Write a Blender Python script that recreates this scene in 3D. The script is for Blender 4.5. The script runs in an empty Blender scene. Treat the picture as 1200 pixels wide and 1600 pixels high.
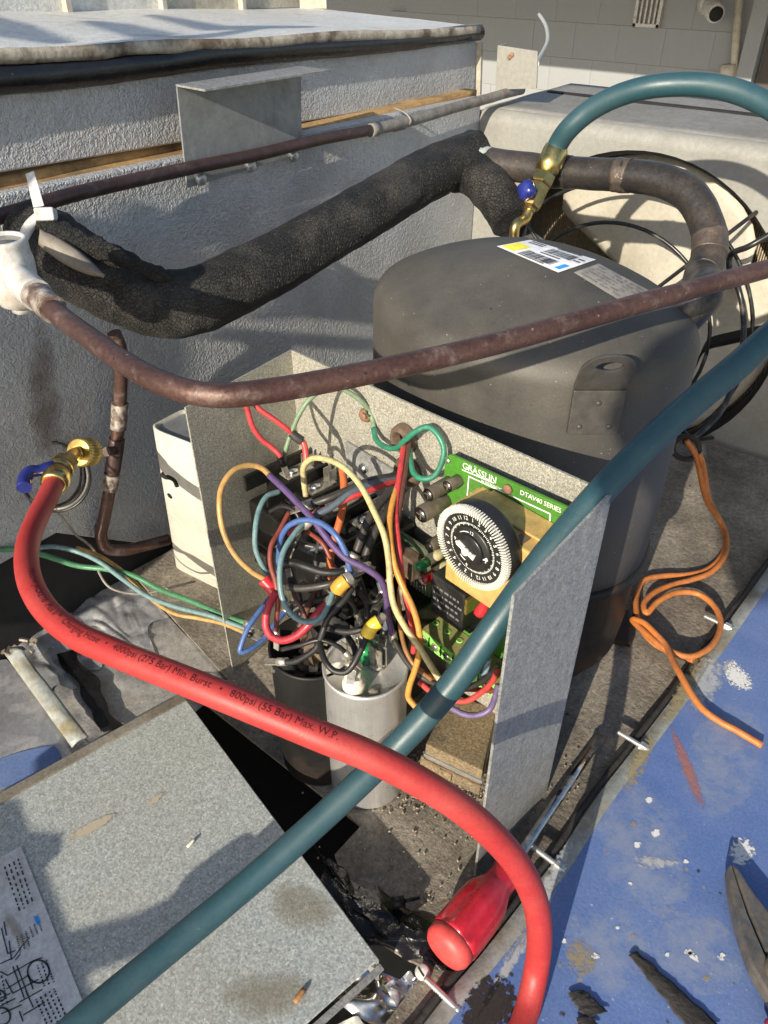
import bpy, bmesh, math, random
from mathutils import Vector, Matrix, noise
random.seed(7)
S = bpy.context.scene
COL = S.collection
V = Vector

# ------------------------------------------------------------------ camera, sky, sun, exposure
CAM_H = 0.5
PITCH = math.atan2(1200, 1587)
AZ = math.radians(37.4)
cam_d = bpy.data.cameras.new('camera')
cam = bpy.data.objects.new('camera', cam_d)
COL.objects.link(cam)
cam.location = (0, 0, CAM_H)
cam.rotation_euler = (math.pi / 2 - PITCH, 0, AZ)
cam_d.sensor_fit = 'VERTICAL'
cam_d.sensor_height = 36
cam_d.lens = 27
cam_d.clip_start = 0.01
cam_d.clip_end = 400
S.camera = cam

LIGHT = V((-0.16, 1.0, -0.436)).normalized()
world = bpy.data.worlds.new('World')
S.world = world
world.use_nodes = True
wn = world.node_tree
sky = wn.nodes.new('ShaderNodeTexSky')
sky.sky_type = 'NISHITA'
sky.sun_disc = False
sky.sun_elevation = math.radians(23.4)
sky.sun_rotation = math.atan2(-LIGHT.x, -LIGHT.y)
bg = wn.nodes['Background']
bg.inputs['Strength'].default_value = 0.13
wn.links.new(sky.outputs[0], bg.inputs[0])
sun_d = bpy.data.lights.new('sun', 'SUN')
sun_d.energy = 5.0
sun_d.angle = math.radians(0.5)
sun_d.color = (1.0, 0.90, 0.74)
sun = bpy.data.objects.new('sun', sun_d)
COL.objects.link(sun)
sun.rotation_euler = LIGHT.to_track_quat('-Z', 'Y').to_euler()
S.view_settings.view_transform = 'Standard'
S.view_settings.look = 'None'
S.view_settings.gamma = 1
S.view_settings.exposure = 0.44
S.view_settings.use_curve_mapping = False
S.cycles.max_bounces = 6

# ------------------------------------------------------------------ where a line of sight meets the place
_c, _s = math.cos(PITCH), math.sin(PITCH)


def ray(px, py):
    r, u, f = px - 600, 800 - py, 1200
    hf, up = f * _c + u * _s, u * _c - f * _s
    return V((-math.sin(AZ) * hf + math.cos(AZ) * r, math.cos(AZ) * hf + math.sin(AZ) * r, up)) / 1200


ORI = V((0, 0, CAM_H))


def P(px, py, d=None, x=None, y=None, z=None):
    a = ray(px, py)
    if z is not None:
        t = (z - CAM_H) / a.z
    elif x is not None:
        t = x / a.x
    elif y is not None:
        t = y / a.y
    else:
        t = d
    return ORI + a * t


# ------------------------------------------------------------------ mesh building
def spline(pts, n=8, closed=False):
    pts = [V(p) for p in pts]
    if len(pts) < 3:
        return [pts[0].lerp(pts[-1], i / n) for i in range(n + 1)]
    out = []
    N = len(pts)
    segs = N if closed else N - 1
    for i in range(segs):
        p1, p2 = pts[i], pts[(i + 1) % N]
        p0 = pts[i - 1] if (i > 0 or closed) else p1 * 2 - p2
        p3 = pts[(i + 2) % N] if (i + 2 < N or closed) else p2 * 2 - p1
        # centripetal
        t0 = 0
        t1 = t0 + max((p1 - p0).length, 1e-6) ** .5
        t2 = t1 + max((p2 - p1).length, 1e-6) ** .5
        t3 = t2 + max((p3 - p2).length, 1e-6) ** .5
        for k in range(n):
            t = t1 + (t2 - t1) * k / n
            A1 = p0 * ((t1 - t) / (t1 - t0)) + p1 * ((t - t0) / (t1 - t0))
            A2 = p1 * ((t2 - t) / (t2 - t1)) + p2 * ((t - t1) / (t2 - t1))
            A3 = p2 * ((t3 - t) / (t3 - t2)) + p3 * ((t - t2) / (t3 - t2))
            B1 = A1 * ((t2 - t) / (t2 - t0)) + A2 * ((t - t0) / (t2 - t0))
            B2 = A2 * ((t3 - t) / (t3 - t1)) + A3 * ((t - t1) / (t3 - t1))
            out.append(B1 * ((t2 - t) / (t2 - t1)) + B2 * ((t - t1) / (t2 - t1)))
    if not closed:
        out.append(pts[-1])
    return out


def frames(path):
    T = []
    n = len(path)
    for i in range(n):
        T.append((path[min(i + 1, n - 1)] - path[max(i - 1, 0)]).normalized())
    a = V((0, 0, 1))
    if abs(T[0].dot(a)) > .9:
        a = V((1, 0, 0))
    N = [(a - T[0] * a.dot(T[0])).normalized()]
    for i in range(1, n):
        v = N[-1] - T[i] * N[-1].dot(T[i])
        N.append(v.normalized())
    return T, N


def frame_from(nrm, up=V((0, 0, 1))):
    w = V(nrm).normalized()
    if abs(w.dot(up)) > .98:
        up = V((0, 1, 0))
    u = up.cross(w).normalized()
    v = w.cross(u)
    return u, v, w


class MB:
    def __init__(self):
        self.v, self.f, self.sm, self.uv = [], [], [], {}

    def face(self, idx, smooth=False):
        self.f.append(tuple(idx))
        self.sm.append(smooth)

    def poly(self, pts, smooth=False):
        b = len(self.v)
        self.v += [V(p) for p in pts]
        self.face(range(b, b + len(pts)), smooth)
        return self

    def box(self, c, size, axes=None):
        c = V(c)
        ax = axes or (V((1, 0, 0)), V((0, 1, 0)), V((0, 0, 1)))
        h = [V(a) * s / 2 for a, s in zip(ax, size)]
        b = len(self.v)
        for i in (-1, 1):
            for j in (-1, 1):
                for k in (-1, 1):
                    self.v.append(c + h[0] * i + h[1] * j + h[2] * k)
        flip = h[0].cross(h[1]).dot(h[2]) < 0
        for q in ((0, 1, 3, 2), (4, 6, 7, 5), (0, 4, 5, 1), (2, 3, 7, 6), (0, 2, 6, 4), (1, 5, 7, 3)):
            q = q[::-1] if flip else q
            self.face([b + i for i in q])
        return self

    def prism(self, pts, vec, smooth=False):
        """closed outline pts pushed along vec"""
        pts = [V(p) for p in pts]
        vec = V(vec)
        n = len(pts)
        nrm = V((0, 0, 0))
        for i in range(n):
            nrm += pts[i].cross(pts[(i + 1) % n])
        if nrm.dot(vec) > 0:
            pts = pts[::-1]
        b = len(self.v)
        self.v += pts + [p + vec for p in pts]
        self.face(range(b, b + n))
        self.face([b + n + i for i in range(n)][::-1])
        for i in range(n):
            j = (i + 1) % n
            self.face((b + j, b + i, b + n + i, b + n + j), smooth)
        return self

    def ring_prism(self, outer, inner, vec):
        """plate with a hole; outer and inner have the same count"""
        n = len(outer)
        b = len(self.v)
        vec = V(vec)
        self.v += [V(p) for p in outer] + [V(p) for p in inner]
        self.v += [V(p) + vec for p in outer] + [V(p) + vec for p in inner]
        for i in range(n):
            j = (i + 1) % n
            self.face((b + i, b + j, b + n + j, b + n + i))
            self.face((b + 2 * n + j, b + 2 * n + i, b + 3 * n + i, b + 3 * n + j))
            self.face((b + j, b + i, b + 2 * n + i, b + 2 * n + j))
            self.face((b + n + i, b + n + j, b + 3 * n + j, b + 3 * n + i))
        return self

    def tube(self, pts, r, seg=10, n=8, raw=False, caps=True, rfun=None, jit=0, jsc=60):
        path = pts if raw else spline(pts, n)
        T, N = frames(path)
        b = len(self.v)
        m = len(path)
        for i, p in enumerate(path):
            B = T[i].cross(N[i])
            for k in range(seg):
                a = 2 * math.pi * k / seg
                rr = r if rfun is None else rfun(i / (m - 1), a)
                d = N[i] * math.cos(a) + B * math.sin(a)
                q = p + d * rr
                if jit:
                    q += d * jit * noise.noise(q * jsc)
                self.v.append(q)
        for i in range(m - 1):
            for k in range(seg):
                k2 = (k + 1) % seg
                self.face((b + i * seg + k, b + i * seg + k2, b + (i + 1) * seg + k2, b + (i + 1) * seg + k), True)
        if caps:
            self.face([b + k for k in range(seg)][::-1])
            self.face([b + (m - 1) * seg + k for k in range(seg)])
        return self

    def lathe(self, prof, o, axis=(0, 0, 1), seg=32, smooth=True, rmod=None, capends=True):
        """prof: (radius, height) pairs along axis"""
        u, v, w = frame_from(axis)
        o = V(o)
        b = len(self.v)
        m = len(prof)
        for (r, h) in prof:
            for k in range(seg):
                a = 2 * math.pi * k / seg
                rr = r * (rmod(a, h) if rmod else 1)
                self.v.append(o + u * rr * math.cos(a) + v * rr * math.sin(a) + w * h)
        for i in range(m - 1):
            for k in range(seg):
                k2 = (k + 1) % seg
                self.face((b + i * seg + k, b + i * seg + k2, b + (i + 1) * seg + k2, b + (i + 1) * seg + k), smooth)
        if capends:
            if prof[0][0] > 1e-7:
                self.face([b + k for k in range(seg)][::-1])
            if prof[-1][0] > 1e-7:
                self.face([b + (m - 1) * seg + k for k in range(seg)])
        return self

    def grid(self, fn, nu, nv, smooth=True, uv=False):
        b = len(self.v)
        for j in range(nv + 1):
            for i in range(nu + 1):
                self.v.append(V(fn(i / nu, j / nv)))
                if uv:
                    self.uv[len(self.v) - 1] = (i / nu, j / nv)
        w = nu + 1
        for j in range(nv):
            for i in range(nu):
                self.face((b + j * w + i, b + j * w + i + 1, b + (j + 1) * w + i + 1, b + (j + 1) * w + i), smooth)
        return self

    def ball(self, c, r, seg=12, sc=(1, 1, 1)):
        c = V(c)
        return self.grid(lambda u, v: c + V((r * sc[0] * math.sin(math.pi * v) * math.cos(2 * math.pi * u),
                                              r * sc[1] * math.sin(math.pi * v) * math.sin(2 * math.pi * u),
                                              -r * sc[2] * math.cos(math.pi * v))), seg, seg // 2)

    def mesh(self, name, off):
        me = bpy.data.meshes.new(name)
        me.from_pydata([tuple(p - off) for p in self.v], [], self.f)
        for p, s in zip(me.polygons, self.sm):
            p.use_smooth = s
        if self.uv:
            L = me.uv_layers.new(name='UVMap')
            for lp in me.loops:
                L.data[lp.index].uv = self.uv.get(lp.vertex_index, (0, 0))
        me.validate()
        me.update()
        return me

    def build(self, name, material, parent=None, bevel=0, fix=False, solid=0):
        if parent is None:
            off = sum(self.v, V()) / len(self.v)
        else:
            off = rootloc(parent)
        me = self.mesh(name, off)
        if fix:
            bm = bmesh.new()
            bm.from_mesh(me)
            bmesh.ops.recalc_face_normals(bm, faces=bm.faces)
            bm.to_mesh(me)
            bm.free()
        me.materials.append(material)
        o = bpy.data.objects.new(name, me)
        COL.objects.link(o)
        if parent is None:
            o.location = off
        else:
            o.parent = parent
        if solid:
            m = o.modifiers.new('thickness', 'SOLIDIFY')
            m.thickness = solid
        if bevel:
            m = o.modifiers.new('edge', 'BEVEL')
            m.width = bevel
            m.segments = 2
            m.limit_method = 'ANGLE'
            m.angle_limit = math.radians(40)
        return o


def rootloc(o):
    while o.parent:
        o = o.parent
    return V(o.location)


def tag(o, label=None, cat=None, group=None, kind=None):
    if label:
        o['label'] = label
    if cat:
        o['category'] = cat
    if group:
        o['group'] = group
    if kind:
        o['kind'] = kind
    return o


def thing(name, label, cat, loc=(0, 0, 0), group=None):
    o = bpy.data.objects.new(name, None)
    o.empty_display_size = .02
    COL.objects.link(o)
    o.location = loc
    return tag(o, label, cat, group)


def dup(root, delta, label=None):
    r = root.copy()
    COL.objects.link(r)
    r.location = V(root.location) + V(delta)
    if label:
        r['label'] = label
    for ch in list(root.children):
        c = ch.copy()
        COL.objects.link(c)
        c.parent = r
        for g in ch.children:
            d = g.copy()
            COL.objects.link(d)
            d.parent = c
    return r


# ------------------------------------------------------------------ lettering
_tc = {}


def text2d(s, size=1.0, spacing=1.0):
    key = (s, spacing)
    if key not in _tc:
        cu = bpy.data.curves.new('lettering', 'FONT')
        cu.body = s
        cu.size = 1.0
        cu.resolution_u = 2
        cu.space_character = spacing
        cu.offset = .0
        o = bpy.data.objects.new('lettering', cu)
        COL.objects.link(o)
        bpy.context.view_layer.update()
        dg = bpy.context.evaluated_depsgraph_get()
        me = o.evaluated_get(dg).to_mesh()
        vs = [(v.co.x, v.co.y) for v in me.vertices]
        fs = [tuple(p.vertices) for p in me.polygons]
        o.evaluated_get(dg).to_mesh_clear()
        bpy.data.objects.remove(o)
        bpy.data.curves.remove(cu)
        _tc[key] = (vs, fs)
    vs, fs = _tc[key]
    return [(x * size, y * size) for x, y in vs], fs


def add_text(mb, s, fn, size, spacing=1.0, center=False, cell=0):
    vs, fs = text2d(s, size, spacing)
    if not vs:
        return 0
    w = max(x for x, y in vs)
    dx = -w / 2 if center else 0
    tris = []
    for f in fs:
        for k in range(1, len(f) - 1):
            tris.append((vs[f[0]], vs[f[k]], vs[f[k + 1]]))
    while cell and tris:
        big = [t for t in tris if max(math.dist(t[0], t[1]), math.dist(t[1], t[2]), math.dist(t[2], t[0])) > cell]
        if not big:
            break
        tris = [t for t in tris if t not in set(big)]
        for a, b2, c in big:
            e = max(((math.dist(a, b2), a, b2, c), (math.dist(b2, c), b2, c, a), (math.dist(c, a), c, a, b2)))
            m = ((e[1][0] + e[2][0]) / 2, (e[1][1] + e[2][1]) / 2)
            tris += [(e[1], m, e[3]), (m, e[2], e[3])]
    for t in tris:
        b = len(mb.v)
        mb.v += [V(fn(x + dx, y)) for x, y in t]
        mb.face((b, b + 1, b + 2))
    return w


# ------------------------------------------------------------------ materials
def L(r, g, b):
    def f(c):
        c /= 255
        return c / 12.92 if c <= .04045 else ((c + .055) / 1.055) ** 2.4
    return (f(r), f(g), f(b), 1)


def mat(name, c1, c2=None, rough=.5, metal=0, ns=60, bump=0, bs=300, bkind='noise', dirt=None, ds=12, dpos=.5, dsoft=.12,
        dmax=1.0, specks=None, sps=120, spt=.1, spangle=0, rv=.1, coat=0, detail=6, trans=0, aniso=None, spec=.5, edge=(.3, .7), grain=.22, gscale=170):
    rough = min(.88, rough)
    m = bpy.data.materials.new(name)
    m.use_nodes = True
    nt = m.node_tree
    bs_ = nt.nodes['Principled BSDF']
    lk = nt.links.new
    tc = nt.nodes.new('ShaderNodeTexCoord')
    vec = tc.outputs['Object']
    if aniso:
        mp = nt.nodes.new('ShaderNodeMapping')
        mp.inputs['Scale'].default_value = aniso
        lk(vec, mp.inputs[0])
        vecs = mp.outputs[0]
    else:
        vecs = vec

    def nz(scale, det=detail, vv=vec, rough_=.6):
        n = nt.nodes.new('ShaderNodeTexNoise')
        n.inputs['Scale'].default_value = scale
        n.inputs['Detail'].default_value = det
        n.inputs['Roughness'].default_value = rough_
        lk(vv, n.inputs['Vector'])
        return n.outputs['Fac']

    def rng(x, a, b, c=0, d=1):
        r = nt.nodes.new('ShaderNodeMapRange')
        r.inputs[1].default_value, r.inputs[2].default_value = a, b
        r.inputs[3].default_value, r.inputs[4].default_value = c, d
        lk(x, r.inputs[0])
        return r.outputs[0]

    def mix(f, a, b):
        x = nt.nodes.new('ShaderNodeMix')
        x.data_type = 'RGBA'
        lk(f, x.inputs[0])
        for s, q in ((6, a), (7, b)):
            if isinstance(q, (tuple, list)):
                x.inputs[s].default_value = q
            else:
                lk(q, x.inputs[s])
        return x.outputs[2]

    f1 = rng(nz(ns, vv=vecs), edge[0], edge[1])
    if c2 is None:
        c2 = tuple(min(1, q * 1.25) for q in c1[:3]) + (1,)
    colr = mix(f1, c1, c2)
    if spangle:
        vo = nt.nodes.new('ShaderNodeTexVoronoi')
        vo.inputs['Scale'].default_value = spangle
        lk(vec, vo.inputs['Vector'])
        sep = nt.nodes.new('ShaderNodeSeparateColor')
        lk(vo.outputs['Color'], sep.inputs[0])
        br = nt.nodes.new('ShaderNodeMix')
        br.data_type = 'RGBA'
        br.blend_type = 'MULTIPLY'
        br.inputs[0].default_value = 1
        lk(colr, br.inputs[6])
        gs = rng(sep.outputs[0], 0, 1, .72, 1.22)
        cmb = nt.nodes.new('ShaderNodeCombineColor')
        for i in range(3):
            lk(gs, cmb.inputs[i])
        lk(cmb.outputs[0], br.inputs[7])
        colr = br.outputs[2]
        rr = rng(sep.outputs[1], 0, 1, rough - .1, rough + .15)
    else:
        rr = rng(nz(ns * .7), .3, .7, rough - rv, rough + rv)
    if dirt:
        dm = rng(nz(ds, 8, rough_=.65), dpos - dsoft, dpos + dsoft, 0, dmax)
        colr = mix(dm, colr, dirt)
        r2 = nt.nodes.new('ShaderNodeMix')
        lk(dm, r2.inputs[0])
        lk(rr, r2.inputs[2])
        r2.inputs[3].default_value = .85
        rr = r2.outputs[0]
        if metal:
            mm = rng(dm, 0, 1, metal, metal * .15)
            lk(mm, bs_.inputs['Metallic'])
    if grain:
        gn = rng(nz(gscale, 10, rough_=.8), .36, .64, 1 - grain, 1 + grain)
        gm = nt.nodes.new('ShaderNodeMix')
        gm.data_type = 'RGBA'
        gm.blend_type = 'MULTIPLY'
        gm.inputs[0].default_value = 1
        lk(colr, gm.inputs[6])
        gc = nt.nodes.new('ShaderNodeCombineColor')
        for i in range(3):
            lk(gn, gc.inputs[i])
        lk(gc.outputs[0], gm.inputs[7])
        colr = gm.outputs[2]
    if metal and not dirt:
        bs_.inputs['Metallic'].default_value = metal
    if specks:
        for sc_, th, cc in specks:
            vo = nt.nodes.new('ShaderNodeTexVoronoi')
            vo.inputs['Scale'].default_value = sc_
            lk(vec, vo.inputs['Vector'])
            wob = nz(sc_ * 4, 3)
            ad = nt.nodes.new('ShaderNodeMath')
            ad.operation = 'MULTIPLY_ADD'
            lk(wob, ad.inputs[0])
            ad.inputs[1].default_value = .35
            lk(vo.outputs['Distance'], ad.inputs[2])
            sp2 = nt.nodes.new('ShaderNodeSeparateColor')
            lk(vo.outputs['Color'], sp2.inputs[0])
            # each cell has its own radius, most are empty
            rad = rng(sp2.outputs[0], .55, 1, .0, th)
            lt = nt.nodes.new('ShaderNodeMath')
            lt.operation = 'SUBTRACT'
            lk(rad, lt.inputs[0])
            lk(ad.outputs[0], lt.inputs[1])
            fm = rng(lt.outputs[0], -.19, -.12)
            colr = mix(fm, colr, cc)
    lk(colr, bs_.inputs['Base Color'])
    lk(rr, bs_.inputs['Roughness'])
    bs_.inputs['Specular IOR Level'].default_value = spec
    if coat:
        bs_.inputs['Coat Weight'].default_value = coat
        bs_.inputs['Coat Roughness'].default_value = .12
    if trans:
        bs_.inputs['Transmission Weight'].default_value = trans
    if bump:
        b = nt.nodes.new('ShaderNodeBump')
        b.inputs['Strength'].default_value = 1
        b.inputs['Distance'].default_value = bump
        if bkind == 'noise':
            h = nz(bs, 4, vecs if aniso else vec)
        elif bkind == 'crack':
            vo = nt.nodes.new('ShaderNodeTexVoronoi')
            vo.feature = 'DISTANCE_TO_EDGE'
            vo.inputs['Scale'].default_value = bs
            lk(vec, vo.inputs['Vector'])
            e1 = rng(vo.outputs['Distance'], 0, .12)
            ad = nt.nodes.new('ShaderNodeMath')
            lk(e1, ad.inputs[0])
            lk(nz(bs * 3, 4), ad.inputs[1])
            h = ad.outputs[0]
        else:  # emboss: rounded worm-like pebbles pressed in sheet metal
            vo = nt.nodes.new('ShaderNodeTexVoronoi')
            vo.feature = 'SMOOTH_F1'
            vo.inputs['Scale'].default_value = bs
            mpn = nt.nodes.new('ShaderNodeMix')
            mpn.data_type = 'VECTOR'
            mpn.inputs[0].default_value = .012
            wv = nt.nodes.new('ShaderNodeTexNoise')
            wv.inputs['Scale'].default_value = bs * .7
            lk(vec, wv.inputs['Vector'])
            lk(vec, mpn.inputs[4])
            lk(wv.outputs['Color'], mpn.inputs[5])
            lk(mpn.outputs[1], vo.inputs['Vector'])
            ad = nt.nodes.new('ShaderNodeMath')
            ad.operation = 'MULTIPLY_ADD'
            lk(nz(bs * .9, 2), ad.inputs[0])
            ad.inputs[1].default_value = .9
            sm = rng(vo.outputs['Distance'], .2, .8, 1, 0)
            lk(sm, ad.inputs[2])
            h = ad.outputs[0]
        lk(h, b.inputs['Height'])
        lk(b.outputs[0], bs_.inputs['Normal'])
    return m


def decal(name, c1, c2=None, ns=90, cover=.5, soft=.12, rough=.8, wob=.9, amax=1.0):
    """a stain or smear with a ragged outline on a patch that carries UVs"""
    m = bpy.data.materials.new(name)
    m.use_nodes = True
    nt = m.node_tree
    lk = nt.links.new
    p = nt.nodes['Principled BSDF']
    out = nt.nodes['Material Output']
    tc = nt.nodes.new('ShaderNodeTexCoord')
    sx = nt.nodes.new('ShaderNodeSeparateXYZ')
    lk(tc.outputs['UV'], sx.inputs[0])

    def ma(op, a, b=None):
        q = nt.nodes.new('ShaderNodeMath')
        q.operation = op
        for i, x in enumerate((a, b)):
            if x is None:
                continue
            if isinstance(x, (int, float)):
                q.inputs[i].default_value = x
            else:
                lk(x, q.inputs[i])
        return q.outputs[0]
    ux, uy = ma('SUBTRACT', sx.outputs[0], .5), ma('SUBTRACT', sx.outputs[1], .5)
    e = ma('MAXIMUM', ma('SUBTRACT', 1, ma('MULTIPLY', ma('ADD', ma('MULTIPLY', ux, ux), ma('MULTIPLY', uy, uy)), 4)), 0)
    n = nt.nodes.new('ShaderNodeTexNoise')
    n.inputs['Scale'].default_value = ns
    n.inputs['Detail'].default_value = 8
    n.inputs['Roughness'].default_value = .7
    lk(tc.outputs['Object'], n.inputs['Vector'])
    f = ma('ADD', ma('POWER', e, .7), ma('MULTIPLY', ma('SUBTRACT', n.outputs['Fac'], .5), 2 * wob))
    r = nt.nodes.new('ShaderNodeMapRange')
    r.inputs[1].default_value, r.inputs[2].default_value = 1 - cover - soft, 1 - cover + soft
    lk(f, r.inputs[0])
    a2 = ma('MULTIPLY', r.outputs[0], ma('MULTIPLY', ma('MINIMUM', ma('MULTIPLY', e, 8), 1), amax))
    n2 = nt.nodes.new('ShaderNodeTexNoise')
    n2.inputs['Scale'].default_value = ns * 3
    lk(tc.outputs['Object'], n2.inputs['Vector'])
    mx = nt.nodes.new('ShaderNodeMix')
    mx.data_type = 'RGBA'
    lk(n2.outputs['Fac'], mx.inputs[0])
    mx.inputs[6].default_value = c1
    mx.inputs[7].default_value = c2 or c1
    lk(mx.outputs[2], p.inputs['Base Color'])
    p.inputs['Roughness'].default_value = rough
    t = nt.nodes.new('ShaderNodeBsdfTransparent')
    s = nt.nodes.new('ShaderNodeMixShader')
    lk(a2, s.inputs[0])
    lk(t.outputs[0], s.inputs[1])
    lk(p.outputs[0], s.inputs[2])
    lk(s.outputs[0], out.inputs[0])
    return m


G = lambda v: (v, v, v, 1)
M = {}
M['emboss'] = mat('embossed_grey_steel', (.44, .455, .47, 1), (.52, .53, .54, 1), rough=.40, metal=.25, ns=14, bump=.0009, bs=330, bkind='emboss', dirt=(.26, .225, .19, 1), ds=9, dpos=.60, dsoft=.16, dmax=.55, aniso=None, grain=.12)
M['emboss_lid'] = mat('embossed_lid_steel', (.58, .58, .56, 1), (.66, .66, .63, 1), rough=.5, metal=.15, ns=16, bump=.0004, bs=420, bkind='emboss', dirt=(.3, .26, .2, 1), ds=12, dpos=.66)
M['cream'] = mat('cream_painted_metal', (.42, .39, .32, 1), (.50, .46, .38, 1), rough=.5, ns=30, dirt=(.22, .19, .14, 1), ds=20, dpos=.60, dmax=.7, bump=.0001)
M['rim'] = mat('dirty_lid_edge', (.42, .38, .30, 1), (.55, .5, .42, 1), rough=.8, ns=80, dirt=(.12, .09, .06, 1), ds=40, dpos=.5, bump=.0006, bs=250)
M['gasket'] = mat('black_rubber_gasket', (.008, .008, .010, 1), (.014, .014, .016, 1), rough=.28, ns=40, bump=.0008, bs=60, specks=[(160, .2, (.25, .22, .18, 1))])
M['wood'] = mat('weathered_pine', (.36, .21, .08, 1), (.52, .34, .15, 1), rough=.85, ns=40, aniso=(14, 1.2, 14), bump=.0006, bs=60,
                dirt=(.07, .045, .025, 1), ds=14, dpos=.6)
M['rust'] = mat('rusty_edge', (.20, .08, .04, 1), (.30, .15, .08, 1), rough=.9, ns=60, bump=.0004)
M['galv'] = mat('galvanised_steel', (.27, .275, .27, 1), (.34, .34, .33, 1), rough=.5, metal=.35, ns=160, spangle=900, bump=.00005, bs=600, aniso=(1, 1, .25), dirt=(.16, .145, .115, 1), ds=9, dpos=.62, dsoft=.14, dmax=.6)
M['galv_lid'] = mat('galvanised_lid_steel', (.36, .39, .375, 1), (.50, .53, .51, 1), rough=.46, metal=.28, ns=400, spangle=900, bump=.00012, bs=700, dirt=(.28, .262, .205, 1), ds=6, dpos=.58, dsoft=.22, dmax=.55, grain=.26, gscale=620, specks=[(420, .19, (.84, .86, .84, 1)), (120, .10, (.28, .23, .14, 1))])
M['galv_soiled'] = mat('soiled_fold', (.20, .185, .15, 1), (.28, .26, .215, 1), rough=.6, metal=.15, ns=120, dirt=(.11, .09, .06, 1), ds=20, dpos=.52, dsoft=.16, grain=.35, gscale=400)
M['galv_box'] = mat('sparkling_galvanised_box', (.31, .30, .25, 1), (.50, .48, .41, 1), rough=.5, metal=.3, ns=1100, spangle=1100, bump=.0002, bs=900, edge=(.38, .62), dirt=(.13, .11, .08, 1), ds=16, dpos=.64, dsoft=.16, dmax=.8, grain=.4, gscale=900)
M['galv_dark'] = mat('dull_zinc_bracket', (.22, .23, .235, 1), (.29, .30, .305, 1), rough=.48, metal=.3, ns=60, dirt=(.13, .12, .10, 1), ds=40, dpos=.62, dmax=.6, grain=.15)
M['fanbox'] = mat('faded_fan_housing', (.27, .268, .243, 1), (.325, .32, .29, 1), rough=.62, metal=.1, ns=20, bump=.0001, bs=200, dirt=(.18, .172, .152, 1), ds=8, dpos=.56, dsoft=.22, dmax=.7, grain=.14)
M['fantop'] = mat('dusty_housing_top', (.21, .205, .19, 1), (.28, .275, .255, 1), rough=.75, ns=24, aniso=(1, 8, 1), dirt=(.13, .12, .105, 1), ds=7, dpos=.54, dsoft=.2, dmax=.8)
M['blade'] = mat('cream_fan_blade', (.46, .435, .36, 1), (.52, .485, .40, 1), rough=.55, ns=12, dirt=(.33, .295, .23, 1), ds=16, dpos=.60, dsoft=.2, dmax=.7, grain=.12)
M['fin'] = mat('coil_fins', (.45, .38, .26, 1), (.6, .52, .38, 1), rough=.5, metal=.4, ns=200)
M['void'] = mat('black_inside', (.006, .006, .007, 1), (.01, .01, .01, 1), rough=.8)
M['blackwire'] = mat('black_coated_wire', (.012, .012, .013, 1), (.02, .02, .02, 1), rough=.35, ns=80, dirt=(.25, .22, .17, 1), ds=60, dpos=.68, dmax=.6)
M['foam'] = mat('cracked_black_foam', (.0075, .0073, .007, 1), (.022, .0205, .018, 1), rough=.6, ns=50, bump=.0014, bs=360, bkind='crack', edge=(.4, .75), dirt=(.095, .087, .073, 1), ds=28, dpos=.60, dsoft=.12, dmax=.7, spec=.5, grain=.6, gscale=600)
M['flap'] = mat('stiff_old_tape', (.17, .145, .115, 1), (.25, .22, .18, 1), rough=.7, ns=60, bump=.0003)
M['copper'] = mat('oxidised_copper', (.080, .040, .033, 1), (.135, .075, .060, 1), rough=.40, metal=.5, ns=24, bump=.0002, bs=400, dirt=(.23, .185, .16, 1), ds=70, dpos=.64, dsoft=.10, dmax=.75, grain=.35, gscale=420, specks=[(260, .15, (.34, .31, .28, 1)), (150, .13, (.03, .022, .02, 1))])
M['copper_dk'] = mat('dark_copper', (.055, .034, .032, 1), (.10, .06, .055, 1), rough=.45, metal=.4, ns=60, dirt=(.2, .16, .14, 1), ds=40, dpos=.7)
M['copper_grey'] = mat('greyed_pipe', (.20, .19, .175, 1), (.30, .28, .25, 1), rough=.6, metal=.3, ns=80, dirt=(.12, .09, .07, 1), ds=50, dpos=.6, bump=.0003)
M['suction'] = mat('sooty_suction_pipe', (.036, .034, .033, 1), (.066, .060, .055, 1), rough=.34, metal=.45, ns=30, bump=.0003, bs=250, dirt=(.11, .078, .060, 1), ds=16, dpos=.60, dsoft=.16, dmax=.8, grain=.35, gscale=420, specks=[(220, .13, (.25, .23, .21, 1))])
M['braze'] = mat('braze_joint', (.075, .062, .053, 1), (.15, .115, .09, 1), rough=.45, metal=.4, ns=140, bump=.0014, bs=160)
M['solder'] = mat('pale_solder_joint', (.13, .09, .07, 1), (.40, .36, .32, 1), rough=.6, metal=.3, ns=170, bump=.0007, bs=240, edge=(.38, .6), dirt=(.10, .06, .045, 1), ds=90, dpos=.55)
M['verdigris'] = mat('pale_green_oxide', (.22, .26, .25, 1), (.33, .36, .33, 1), rough=.8, ns=90, bump=.0003)
M['brass'] = mat('brass', (.60, .42, .13, 1), (.75, .55, .22, 1), rough=.27, metal=1, ns=60, rv=.08)
M['brass_knurl'] = mat('knurled_brass', (.50, .34, .10, 1), (.62, .45, .17, 1), rough=.35, metal=.9, ns=60)
M['blueplastic'] = mat('blue_handle', (.012, .018, .13, 1), (.02, .03, .20, 1), rough=.35, ns=60, coat=.3)
M['teal'] = mat('teal_hose_rubber', (.019, .060, .075, 1), (.025, .072, .088, 1), rough=.40, ns=30, bump=.00008, bs=1400, spec=.55, dirt=(.06, .105, .115, 1), ds=26, dpos=.62, dsoft=.2, dmax=.5, grain=.12, gscale=500, specks=[(170, .12, (.12, .14, .13, 1))])
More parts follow.
